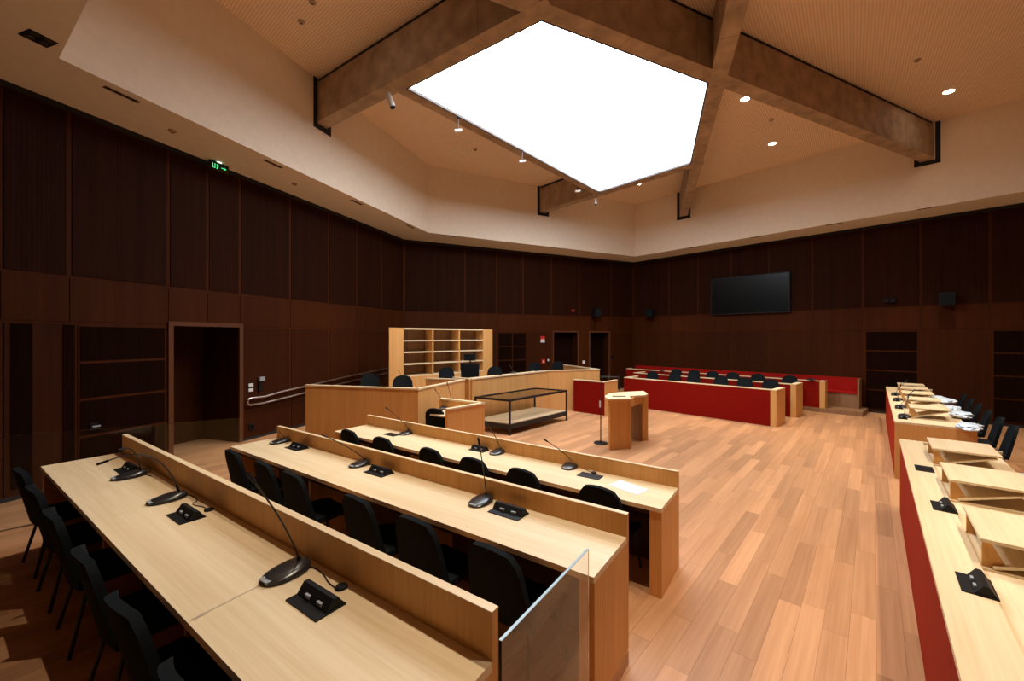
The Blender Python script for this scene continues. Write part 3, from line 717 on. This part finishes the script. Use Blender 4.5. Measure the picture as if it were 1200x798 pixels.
# exhibit table
tb = [P(597, 468.5, .79).xy, P(665, 457, .79).xy, P(633.5, 453.3, .79).xy, P(556, 464.5, .79).xy]
tb[2] = tb[1]+(tb[3]-tb[0])*1.0
T = thing('exhibit_table', 'long black-framed exhibit table with a glass top and pale lower shelf', 'table', (*tb[0], 0), math.atan2((tb[1]-tb[0]).y, (tb[1]-tb[0]).x))
for i in range(4):
    p, q = tb[i], tb[(i+1) % 4]; MB().bar(p, q, .055, .745, .79, 1).build('top_rail', 'black_metal', T, world=True)
    MB().bar(p, q, .035, .13, .24, 1).build('lower_rail', 'black_metal', T, world=True)
cen = sum(tb, Vector((0, 0)))/4
for p in tb:
    c = p+(cen-p).normalized()*.03; MB().box(c.x-.024, c.x+.024, c.y-.024, c.y+.024, 0, .745).build('leg', 'black_metal', T, world=True)
MB().prism([p+(cen-p)*.05 for p in tb], .765, .775).build('glass_top', 'smoked', T, world=True)
MB().prism([p+(cen-p)*.04 for p in tb], .24, .262).build('lower_shelf', 'oak', T, world=True)

# witness stand
WT = [P(x, y, 1.0).xy for x, y in ((714, 467.3), (740, 466.8), (737.5, 464), (755, 463), (759.5, 461.6), (754, 458), (740, 458.6), (725, 459.6), (714, 461), (709, 463.6), (709.5, 465.8))]
T = thing('witness_stand', 'curved oak witness stand with two leg panels on the open floor', 'lectern', (*WT[0], 0))
MB().prism(WT, .965, 1.0).build('curved_top', 'oak', T, world=True, bevel=.003)
la, lb_ = P(715, 527.5, 0).xy, P(739.5, 526, 0).xy; ld = (lb_-la).normalized(); ln2 = Vector((-ld.y, ld.x))
MB().prism([la, lb_, lb_+ln2*.05, la+ln2*.05], 0, .965).build('front_leg_panel', 'oak_v', T, world=True)
MB().prism([la+ln2*.05+ld*.03, la+ln2*.30+ld*.10, la+ln2*.30+ld*.13, la+ln2*.05+ld*.07], 0, .965).build('side_leg_panel', 'oak_v', T, world=True)
ra, rb = P(752.5, 517, 0).xy, P(759.5, 516, 0).xy; rd = (rb-ra).normalized(); rn = Vector((-rd.y, rd.x))
MB().prism([ra, rb, rb+rn*.28, ra+rn*.28], 0, .965).build('rear_leg_panel', 'oak_v', T, world=True)
MB().prism([ra-rd*.06, ra-rd*.02, ra-rd*.02+rn*.3, ra-rd*.06+rn*.3], 0, .965).build('inner_leg_panel', 'oak_dark', T, world=True)
MB().bar(ra-rd*.02, lb_+ln2*.05, .03, .8, .965).build('back_rail', 'oak_v', T, world=True)
tp = P(725.5, 464.6, 1.0); o = MB().box(-.13, .13, -.03, .03, 0, .008).build('flat_tablet', 'black_plastic'); o.location = tp; o.rotation_euler = (0, 0, .05); tag(o, 'flat black plate lying on the witness stand top', 'plate')
# microphone stand
b0 = P(704, 519.6, 0); zt_ = 1.37
T = thing('microphone_stand', 'thin black floor microphone stand with a boom arm beside the witness stand', 'stand', b0)
MB().lathe([(.135, 0), (.14, .01), (.13, .022), (.03, .028)], seg=24).build('round_base', 'black_metal', T, smooth=True)
MB().tube([(0, 0, .02), (0, 0, .85)], .012).build('lower_pole', 'black_metal', T); MB().tube([(0, 0, .85), (.02, .0, zt_)], .008).build('upper_pole', 'black_metal', T)
MB().tube([(0, 0, .82), (0, 0, .90)], .02, 10).build('clutch', 'black_plastic', T)
MB().tube([(-.03, 0, zt_-.01), (.40, .05, zt_-.02)], .011).build('boom_arm', 'black_metal', T)
MB().tube([(.39, .05, zt_+.06), (.39, .05, zt_-.28)], .012, 10).build('microphone', 'black_plastic', T)
MB().tube([(.39, .05, zt_-.2), (.39, .05, zt_-.28)], .02, 10).build('microphone_grille', 'black_plastic', T)
tg = P(700, 474.5, .8); MB().box(-.035, -.005, -.03, -.028, .74, .88).build('paper_tag', 'paper', T)

# small red desk
zr = .94
s0, s1 = P(672, 444.2, zr).xy, P(708.5, 447.2, zr).xy; sd = (s1-s0).normalized(); sn = Vector((-sd.y, sd.x))
if sn.y < 0: sn = -sn
T = thing('small_desk', 'small red-fronted oak desk behind the microphone stand', 'desk', (*s1, 0), math.atan2(sd.y, sd.x))
MB().prism([s0, s1, s1+sn*.03, s0+sn*.03], 0, zr-.03).build('red_front_panel', 'red', T, world=True)
MB().prism([s1, s1+sd*.02, s1+sn*.72+sd*.02, s1+sn*.72], 0, zr-.03).build('side_panel', 'oak_v', T, world=True)
MB().prism([s0-sn*.01, s1+sd*.025-sn*.01, s1+sn*.1+sd*.025, s0+sn*.1], zr-.03, zr).build('top_rail', 'oak', T, world=True)
MB().prism([s0+(s1-s0)*.1+sn*.05, s1+sn*.05-sd*.01, s1+sn*.70-sd*.01, s0+(s1-s0)*.55+sn*.62], zr-.2, zr-.17).build('desktop', 'oak', T, world=True)
MB().prism([s1+sn*.1-sd*.05, s1+sn*.72-sd*.05, s1+sn*.72+sd*.03, s1+sn*.1+sd*.03], zr-.03, zr).build('side_rail', 'oak', T, world=True)

# ------------------------------------------------------------------ red benches on the right
dR = dr; nR = WR['n']                 # nR points into the room
def off_pt(px, off): p = c2+nR*off; return p+dR*ray_line(px, p, dR)
def red_bench(label, off, px0, px1, z1, depth, z0=0, strip=.0):
    p, q = off_pt(px0, off), off_pt(px1, off)
    T = thing('red_bench', label, 'bench', (*q, z0), math.atan2(dR.y, dR.x), 'red-fronted oak benches')
    L = (q-p).length; s = -WR['sg']
    def bx(x0, x1, y0, y1, a, b, nm, mt): return MB().box(x0-L, x1-L, *sorted((y0*s, y1*s)), a-z0, b-z0).build(nm, mt, T, bevel=.002)
    bx(0, L-.13 if strip == 0 else L-strip, 0, .03, z0+.0, z1-.02, 'red_front_panel', 'red')
    bx(L-.13 if strip == 0 else L-strip, L, 0, depth, z0, z1-.02, 'end_panel', 'oak_v')
    bx(0, .03, .031, depth, z0, z1-.02, 'far_end_panel', 'oak_v')
    bx(0, L, -.004, .11, z1-.02, z1, 'front_rail', 'oak'); bx(L-.135, L+.004, .11, depth, z1-.02, z1, 'end_rail', 'oak'); bx(0, .1, .11, depth, z1-.02, z1, 'end_rail', 'oak')
    bx(.03, L-.13, .04, depth*.75, z1-.17, z1-.14, 'desktop', 'oak')
    return T
o1 = (P(906, 500, 0).xy-c2).dot(nR); o2 = (P(929.2, 489.2, 0).xy-c2).dot(nR)
red_bench('front red bench with a wide oak end panel, nearest the open floor', o1, 731, 906+4, .895, .72)
red_bench('middle red bench behind the front red bench', o2, 742, 933, .90, .68)
pz = .12; op = (P(1006.7, 486.7, 0).xy-c2).dot(nR); op = max(op, 1.1)
p, q = off_pt(734, op), off_pt(1011, op)
o = MB().prism([p, q, q-nR*(op-.03), p-nR*(op-.03)], 0, pz).build('podium', 'oak_dark'); tag(o, 'low wooden platform under the rear red bench along the right wall', 'podium')
red_bench('rear red bench ledge raised on the low platform', op-.03, 734, 967, .90, .28, pz)
p, q = off_pt(740, .44), off_pt(1005, .44)
T = thing('fixed_bench_seat', 'long red upholstered seat and backrest along the right wall', 'bench', (*q, pz), math.atan2(dR.y, dR.x))
MB().prism([p, q, q-nR*.03, p-nR*.03], pz, .53).build('seat_base', 'oak_dark', T, world=True)
MB().prism([p+nR*.02, q+nR*.02, q-nR*.30, p-nR*.30], .53, .57).build('seat_cushion', 'red_seat', T, world=True)
MB().prism([p-nR*.30, q-nR*.30, q-nR*.40, p-nR*.40], .53, .97).build('backrest', 'red_seat', T, world=True)
MB().prism([q+nR*.03+dR*.0, q+nR*.03+dR*.04, q-nR*.4+dR*.04, q-nR*.4], pz, .97).build('end_panel', 'oak_dark', T, world=True)
pp = [off_pt(748, o1-.75), off_pt(890, o1-.75), off_pt(905, op+.02), off_pt(748, op+.02)]
o = MB().prism(pp, 0, .16).build('podium', 'oak_dark'); tag(o, 'low wooden platform under the chairs between the red benches', 'podium')
rzc = math.atan2(nR.y, nR.x)-PI/2
def bench_chairs(pxs, off, lab, group, z=0):
    N = len(pxs)
    for i, px in enumerate(pxs):
        c = off_pt(px, off); chair(c.x, c.y, .16, rzc+random.uniform(-.1, .1), 'black chair, %s from the right end, between the %s' % (ordn[N-1-i], lab), group)
bench_chairs([760, 786, 809.5, 840, 870, 899], o1-1.0, 'front and middle red benches', 'chairs behind the front red bench', .07)
bench_chairs([788, 809, 831, 856, 884, 923], o2-.95, 'middle and rear red benches', 'chairs behind the middle red bench', .1)
for px, off, lb in ((951, op-.1, 'thin gooseneck microphone at the right end of the rear red bench'), (892, o2-.2, 'thin gooseneck microphone near the right end of the middle red bench'),
                    (776, op-.1, 'thin gooseneck microphone at the left end of the rear red bench'), (832, op-.1, 'thin gooseneck microphone in the middle of the rear red bench')):
    c = off_pt(px, off); z = .90 if off != o2-.2 else .77
    mic_unit((c.x, c.y, z), (c.x+.02, c.y-.1, z+.5), 0, lb, 'gooseneck microphones at the benches', 1.2)

# ------------------------------------------------------------------ right-hand desks
def right_desk(label, C0, L, width, z1, name='jury_desk', divs=None):
    u, wv = -U, Wv                       # u towards the camera, wv away from the aisle
    T = thing(name, label, 'desk', (*C0, 0), math.atan2(-U.y, -U.x), 'red-fronted desks on the right')
    # local x = -U direction, local y = Wv or -Wv
    s = 1 if Wv.dot(Vector((U.y, -U.x))) > 0 else -1
    def bx(x0, x1, y0, y1, a, b, nm, mt): return MB().box(x0, x1, *sorted((y0, y1)), a, b).build(nm, mt, T, bevel=.002)
    bx(0, .04, 0, width, 0, z1-.03, 'far_end_panel', 'oak_v'); bx(L-.04, L, 0, width, 0, z1-.03, 'near_end_panel', 'oak_v')
    n = max(1, round(L/1.2))
    for k in range(n): bx(.04+(L-.08)*k/n+.002, .04+(L-.08)*(k+1)/n-.002, 0, .025, 0, z1-.03, 'red_front_panel', 'red_desk')
    bx(0, L, -.004, .2, z1-.03, z1, 'front_ledge', 'oak'); bx(0, .05, .2, width, z1-.03, z1, 'end_rail', 'oak'); bx(L-.05, L, .2, width, z1-.03, z1, 'end_rail', 'oak')
    bx(.05, L-.05, .2, width-.04, z1-.06, z1-.03, 'desktop', 'oak')
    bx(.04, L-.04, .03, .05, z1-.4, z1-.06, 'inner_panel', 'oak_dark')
    return T
RC0 = Vector((4.84, 5.06)); ZR1 = .90
RF = P(1038.7, 453, .88).xy; RN = P(1048.6, 493.5, .88).xy
LR = (RF-RN).length
RFc = RN+U*LR
def loc2(C0, x, y): return C0-U*x+Wv*y
right_desk('nearest red-fronted oak desk on the right with open folding lecterns', RC0, 5.6, .82, ZR1)
right_desk('far red-fronted oak desk on the right with five folding lecterns', RFc, LR, .84, .88)
def z_lectern(C0, x, z, label, y=.21, wu=.58, dw=.42, hh=.16):
    T = thing('folding_lectern', label, 'lectern', (*loc2(C0, x, y), z), math.atan2(-U.y, -U.x), 'folding oak lecterns on the right desks')
    MB().box(0, wu, -.02, dw+.06, .0, .014).build('base_plate', 'oak', T)
    MB().plate([(0, .04, .016), (wu, .04, .016), (wu, dw, hh-.02), (0, dw, hh-.02)], (0, -.2, 1), .014).build('slanted_plate', 'oak', T)
    MB().box(-.01, wu+.01, -.01, dw+.03, hh, hh+.018).build('top_plate', 'oak', T, bevel=.002)
    MB().plate([(.08, .10, .045), (wu-.05, .10, .045), (wu-.05, dw-.1, hh-.045), (.08, dw-.1, hh-.045)], (0, -.2, 1), .004).build('felt_inlay', 'oak_dark', T)
    for xx in (.02, wu-.05):
        MB().plate([(xx, .0, .014), (xx, .1, .014), (xx, .03, hh), (xx, .0, hh)], (1, 0, 0), .025).build('bracket', 'oak_v', T)
    return T
for x, lb in ((.52, 'folding oak lectern at the far end of the nearest right desk'), (1.72, 'folding oak lectern second from the far end of the nearest right desk'), (2.98, 'largest folding oak lectern cut by the right photo edge')):
    z_lectern(RC0, x, ZR1-.03, lb)
rzR = math.atan2(-U.y, -U.x)
for x, lb, op_ in ((1.44, 'flat black socket plate farthest along the nearest right desk', False), (2.60, 'open black socket box in the middle of the nearest right desk', True), (3.88, 'large open black socket box at the lower right of the photo', True)):
    T = socket((*loc2(RC0, x, .145 if op_ else .12), ZR1), rzR, lb, op_, 1.05)
farx = [.35, 1.25, 2.3, 3.45, 4.65]
for i, x in enumerate(farx):
    z_lectern(RFc, x, .85, 'folding oak lectern, %s from the wall end of the far right desk' % ordn[i], wu=.5)
    if i in (1, 2, 3, 4):
        c = loc2(RFc, x+.62, .13); mic_unit((c.x, c.y, .88), (c.x+(.32 if i % 2 else .15), c.y+.1, 1.16), rzR+PI/2, 'gooseneck microphone, %s along the far right desk' % ordn[i-1], 'gooseneck microphones on the far right desk', 1.0)
        c = loc2(RFc, x+.80, .10); socket((c.x, c.y, .88), rzR, 'black socket box, %s along the far right desk' % ordn[i-1], True, .9)
# chairs and plastic wraps behind the right desks
rzq = math.atan2(-Wv.y, -Wv.x)-PI/2
for i, x in enumerate((.6, 1.5, 2.35, 3.25, 4.15, 5.0)):
    c = loc2(RFc, x, 1.02); chair(c.x, c.y, .0, rzq, 'black chair, %s from the wall end, behind the far right desk' % ordn[i], 'chairs behind the far right desk')
def wrap(c, r, label, seed):
    rng = random.Random(seed); bm = bmesh.new(); bmesh.ops.create_icosphere(bm, subdivisions=3, radius=1)
    from mathutils import noise
    for v in bm.verts:
        f = 1+.35*noise.noise(v.co*2.3+Vector((seed*3.1, 0, 0)))+.18*noise.noise(v.co*6+Vector((0, seed, 0)))
        v.co = Vector((v.co.x*r[0], v.co.y*r[1], v.co.z*r[2]))*f
    mb = MB(); mb.bm.free(); mb.bm = bm; o = mb.build('plastic_bundle', 'plastic_wrap'); o.location = c; o.rotation_euler = (0, 0, rzR)
    tag(o, label, 'packaging', 'crumpled white plastic bundles on the right desks'); return o
for i, (px, py) in enumerate(((1099, 467), (1110, 470), (1114, 479), (1126, 486), (1136, 500))):
    v = P(px, py, .90); wrap(v, (.2, .13, .055), 'crumpled white plastic bundle, %s from the wall on the far right desk' % ordn[i], i+1)
v = P(1189, 566, .80); wrap((v.x+.12, v.y, .78), (.34, .2, .07), 'crumpled white plastic at the right edge of the photo', 9)
c = loc2(RC0, 1.2, 1.25); chair(c.x, c.y, 0, rzq, 'black chair under white plastic behind the nearest right desk', 'chairs behind the nearest right desk')

# ------------------------------------------------------------------ things on the walls and ceilings
def wall_thing(W, name, label, cat, px, py, parts, wz=None, rot=0):
    """parts: (part name, material, s half width, z half height, depth0, depth1, ds, dz)"""
    s = S(W, px); c = W['p']+W['d']*s; Y = c.y; z = H+(HOR-py)/F*Y if wz is None else wz
    T = thing(name, label, cat, (c.x, c.y, z), math.atan2(W['d'].y, W['d'].x))
    first = None
    for nm, mt, hw, hz, d0, d1, ds, dz_ in parts:
        o_ = MB().box(ds-hw, ds+hw, *sorted((d0*W['sg'], d1*W['sg'])), dz_-hz, dz_+hz).build(nm, mt, first if nm in ('grille', 'screen', 'lens', 'rocker', 'insert', 'key_face', 'white_button', 'lever') else T, bevel=.004 if min(hw, hz) > .02 else 0)
        first = first or o_
    return T
s_a, s_b = S(WR, 834.5), S(WR, 927); tvw = abs(s_b-s_a)/2
pm = WR['p']+WR['d']*(s_a+s_b)/2; pxm = 600+F*pm.x/pm.y
wall_thing(WR, 'television', 'large black wall-mounted television on the right wall', 'television', pxm, 345.5, [('bezel', 'black_plastic', tvw, .66, .05, .12, 0, 0), ('screen', 'screen', tvw-.03, .63, .12, .124, 0, 0), ('wall_bracket', 'black_metal', .3, .2, .014, .05, 0, 0)])
def speaker(W, px, py, label, sc=1):
    return wall_thing(W, 'loudspeaker', label, 'loudspeaker', px, py, [('cabinet', 'black_plastic', .14*sc, .16*sc, .12, .34, 0, 0), ('grille', 'fabric', .12*sc, .14*sc, .34, .35, 0, 0), ('bracket', 'black_metal', .03, .04, .012, .12, .02, 0), ('wall_plate', 'black_metal', .06, .06, .010, .02, .02, 0)])
speaker(WR, 1110, 351, 'black loudspeaker on the right wall, far right of the photo'); speaker(WB, 695, 367, 'black loudspeaker on the back wall above the doors'); speaker(WR, 765, 367, 'black loudspeaker on the right wall near the corner')
wall_thing(WR, 'wall_camera', 'small flat black device on the right wall beside the loudspeaker', 'camera', 1043, 352.5, [('body', 'black_plastic', .12, .045, .012, .12, 0, 0), ('lens', 'screen', .03, .03, .12, .13, 0, 0)])
wall_thing(WB, 'alarm_beacon', 'small orange alarm light high on the back wall', 'alarm', 671, 364, [('housing', 'red_sign', .05, .05, .011, .06, 0, 0), ('cap', 'frame_wood', .03, .03, .06, .08, 0, 0)])
wall_thing(WB, 'fire_sign', 'red and white fire sign on the back wall, left of the doors', 'sign', 635.7, 398, [('red_half', 'red_sign', .09, .06, .012, .02, 0, .07), ('white_half', 'white_plastic', .09, .06, .012, .02, 0, -.05)])
wall_thing(WB, 'fire_call_point', 'red fire call point on the back wall below the fire sign', 'alarm', 636, 423.5, [('housing', 'red_sign', .07, .08, .012, .06, 0, 0), ('white_button', 'white_plastic', .035, .035, .06, .065, 0, 0)])
wall_thing(WB, 'access_reader', 'small grey access reader beside the red call point', 'switch', 641.8, 422.5, [('housing', 'black_plastic', .04, .09, .012, .04, 0, 0), ('key_face', 'white_plastic', .03, .04, .04, .045, 0, .02)])
wall_thing(WB, 'wall_switch', 'white switch plate between the two back doors', 'switch', 683.7, 424.5, [('plate', 'white_plastic', .06, .07, .012, .025, 0, 0), ('rocker', 'paper', .035, .045, .025, .032, 0, 0)])
wall_thing(WB, 'dark_switch', 'small dark wall switch right of the second back door', 'switch', 717.5, 419, [('plate', 'black_plastic', .05, .09, .012, .03, 0, 0), ('rocker', 'screen', .03, .05, .03, .035, 0, 0)])
wall_thing(WL, 'intercom_handset', 'black intercom with a grey head on the left wall above the handrail', 'intercom', 303, 449, [('handset', 'black_plastic', .03, .13, .012, .05, 0, -.03), ('head', 'grey_plastic', .055, .04, .03, .09, .02, .09)])
wall_thing(WL, 'light_switches', 'pair of white light switches beside the left door opening', 'switch', 293, 454, [('upper_switch', 'white_plastic', .05, .03, .012, .03, 0, .05), ('lower_switch', 'white_plastic', .05, .03, .012, .03, 0, -.05), ('dark_backplate', 'black_plastic', .06, .1, .01, .014, 0, 0)])
wall_thing(WL, 'floor_socket', 'black wall socket low on the left wall beneath the handrail', 'socket', 294, 500, [('plate', 'black_plastic', .06, .06, .012, .03, 0, 0), ('insert', 'screen', .035, .035, .03, .034, 0, 0)])
wall_thing(WL, 'grille_lock', 'small black latch on the dark recess of the left wall', 'latch', 108.5, 499.5, [('plate', 'black_plastic', .04, .05, .02, .04, 0, 0), ('lever', 'grey_plastic', .045, .01, .04, .055, .02, 0)])
# handrail
T = thing('handrail', 'double steel handrail rising along the ramp on the left wall', 'handrail', (*(WL['p']+WL['d']*S(WL, 291)), .9))
def wp(px, py, d):
    s = ray_line(px, WL['p']+WL['n']*d, WL['d']); c = WL['p']+WL['n']*d+WL['d']*s; return Vector((c.x, c.y, H+(HOR-py)/F*c.y))
MB().tube([wp(357.7, 452.8, .09), wp(330, 459, .09), wp(310, 464.8, .09), wp(294, 466.5, .09), wp(290.6, 468, .09), wp(290.2, 472.5, .09), wp(293, 474.6, .09), wp(310, 472, .09), wp(330, 467, .09), wp(357.7, 460.3, .09)], .02, 10).build('lower_loop', 'chrome', T, world=True, smooth=True)
MB().tube([wp(357.7, 452.8, .09), wp(400, 442.8, .09), wp(454, 431.5, .09)], .02, 10).build('upper_rail', 'chrome', T, world=True, smooth=True)
MB().tube([wp(357.7, 460.3, .09), wp(400, 449.5, .09), wp(454, 437, .09)], .02, 10).build('lower_rail', 'chrome', T, world=True, smooth=True)
for px, py in ((306, 473), (340, 465)):
    a = wp(px, py, .09); MB().tube([a, a-Vector((*WL['n'], 0))*.09+Vector((0, 0, -.02))], .008).build('wall_bracket', 'chrome', T, world=True)
# exit sign hanging under the soffit
v = P(249, 188, ZS-.12); ex = Vector((v.x, v.y)); s = (ex-WL['p']).dot(WL['d']); c = WL['p']+WL['d']*S(WL, 249)+WL['n']*.16
T = thing('exit_sign', 'small dark green exit sign under the soffit at the left wall top', 'sign', (c.x, c.y, ZS), math.atan2(WL['d'].y, WL['d'].x))
sg = WL['sg']
MB().box(-.17, .17, -.025, .025, -.17, -.02).build('housing', 'exit_dark', T, bevel=.004)
yy = sg*.026
def ebox(x0, x1, z0, z1, m_, nm): MB().box(x0, x1, *sorted((yy, yy+sg*.003)), z0, z1).build(nm, m_, T)
ebox(-.13, -.12, -.14, -.06, 'exit_green', 'door_pictogram'); ebox(-.12, -.08, -.14, -.13, 'exit_green', 'door_pictogram'); ebox(-.09, -.08, -.13, -.06, 'exit_green', 'door_pictogram')
ebox(-.05, -.03, -.09, -.06, 'exit_green', 'runner_head'); MB().plate([(-.06, yy, -.14), (-.045, yy, -.145), (-.02, yy, -.095), (-.035, yy, -.09)], (0, sg, 0), .003).build('runner_body', 'exit_green', T)
ebox(.03, .09, -.105, -.095, 'exit_green', 'arrow_shaft'); MB().plate([(.09, yy, -.12), (.12, yy, -.10), (.09, yy, -.08)], (0, sg, 0), .003).build('arrow_head', 'exit_green', T)
MB().box(-.02, .04, -.02, .02, -.018, 0).build('lamp_bar', 'exit_white', T)
# grilles in the soffit
def soffit_item(px, py, label, kind, Zc=ZS, rz=0):
    v = P(px, py, Zc)
    if kind == 'square':
        T = thing('ceiling_vent', label, 'vent', v, rz, 'vents in the soffit')
        MB().box(-.11, .11, -.11, .11, -.006, 0).build('frame', 'black_metal', T)
        for a in (-1, 1):
            for b in (-1, 1): MB().lathe([(.035, -.014), (.04, -.006)], (a*.05, b*.05, 0), 10).build('lamp_cell', 'frame_metal', T)
    elif kind == 'slot':
        T = thing('slot_light', label, 'ceiling light', v, rz, 'unlit slot lights in the soffit')
        MB().box(-.19, .19, -.035, .035, -.004, 0).build('frame', 'frame_wood', T)
        for k in range(4): MB().lathe([(.022, -.010), (.03, -.004)], (-.135+.09*k, 0, 0), 10).build('lamp_cell', 'black', T)
    else:
        T = thing('smoke_detector', label, 'detector', v, 0, 'detectors in the ceiling')
        MB().lathe([(.03, -.035), (.05, -.02), (.055, 0)], seg=14).build('body', 'concrete', T); MB().lathe([(.012, -.042), (.02, -.035)], seg=10).build('sensor', 'black', T)
    return T
aL = math.atan2(dl.y, dl.x); aR = math.atan2(dr.y, dr.x); aB = math.atan2(db.y, db.x)
soffit_item(45, 45, 'dark square vent in the soffit at the upper left', 'square', rz=aL)
for (px, py), r, lb in (((143, 111), aL, 'slot light in the left soffit, nearest the camera'), ((320, 192), aL, 'slot light in the left soffit, halfway along'), ((418, 237), aL, 'slot light in the left soffit near the far bend'),
                        ((481, 265.5), aL, 'slot light at the bend of the soffit'), ((526, 276.5), aB, 'slot light in the back soffit'), ((1087, 243.7), aR, 'slot light in the right soffit, nearest the camera'), ((977, 262.5), aR, 'slot light in the right soffit, second from the camera'),
                        ((887, 277.5), aR, 'slot light in the right soffit above the television'), ((815, 289.5), aR, 'slot light in the right soffit, nearest the far corner')):
    soffit_item(px, py, lb, 'slot', rz=r)
for px, py, z, lb in ((202, 153, ZS, 'small round detector in the left soffit'), (345, 215, ZS, 'tiny round detector in the left soffit towards the back'), (557, 175, ZU, 'small detector on the ceiling below the left skylight edge'),
                      (904, 140, ZU, 'small round detector behind the long concrete beam'), (353, 25, ZU, 'small detector on the ceiling at the upper left'), (1075, 70, ZU, 'small detector on the perforated ceiling near the right downlight'), (366, 2, ZU, 'small round ceiling detector at the top edge of the photo')):
    soffit_item(px, py, lb, 'd', z)
# faint access hatch outlines on the ceiling
for (px, py), lb in (((540, 181), 'faint square access hatch on the ceiling left of the skylight'), ((908, 155), 'faint square access hatch behind the long beam')):
    v = P(px, py, ZU); T = thing('ceiling_hatch', lb, 'hatch', v, .7, 'access hatches in the upper ceiling')
    MB().box(-.3, .3, -.3, .3, -.006, 0).build('hatch_frame', 'white', T); MB().box(-.27, .27, -.27, .27, -.009, -.006).build('hatch_cover', 'perf', T)
# spotlights hanging from the beams
def spotlight(px, py, label, zoff=.12, big=1.0, aim=(.5, -.6, -.6), rod=True):
    v = P(px, py, ZB-zoff); T = thing('spotlight', label, 'lamp', (v.x, v.y, ZB), 0, 'small spotlights on the concrete beams')
    a = Vector(aim).normalized()
    MB().lathe([(.03, -.012), (.03, 0)], seg=12).build('ceiling_mount', 'black_metal', T)
    MB().tube([(0, 0, -.01), (0, 0, -zoff)], .008).build('rod', 'black_metal', T)
    c = Vector((0, 0, -zoff))
    MB().tube([c-a*.09*big, c+a*.09*big], .036*big, 14).build('housing', 'spot_white', T); MB().tube([c+a*.09*big, c+a*.105*big], .033*big, 14).build('snoot', 'black', T)
spotlight(457, 116, 'largest white spotlight under the left beam', .10, 1.5, (.25, .15, -.8))
spotlight(537, 153, 'small spotlight on a rod, second from the left along the skylight edge', .26, .8, (.8, .3, .2))
spotlight(612, 189, 'small spotlight on a rod, halfway along the skylight edge', .26, .8, (.8, .3, .2))
spotlight(677, 224, 'small spotlight on the short beam face', .10, .9, (.9, .1, .1))
spotlight(698, 236, 'small white spotlight at the lowest skylight corner', .14, 1.1, (.0, -.2, -.9))
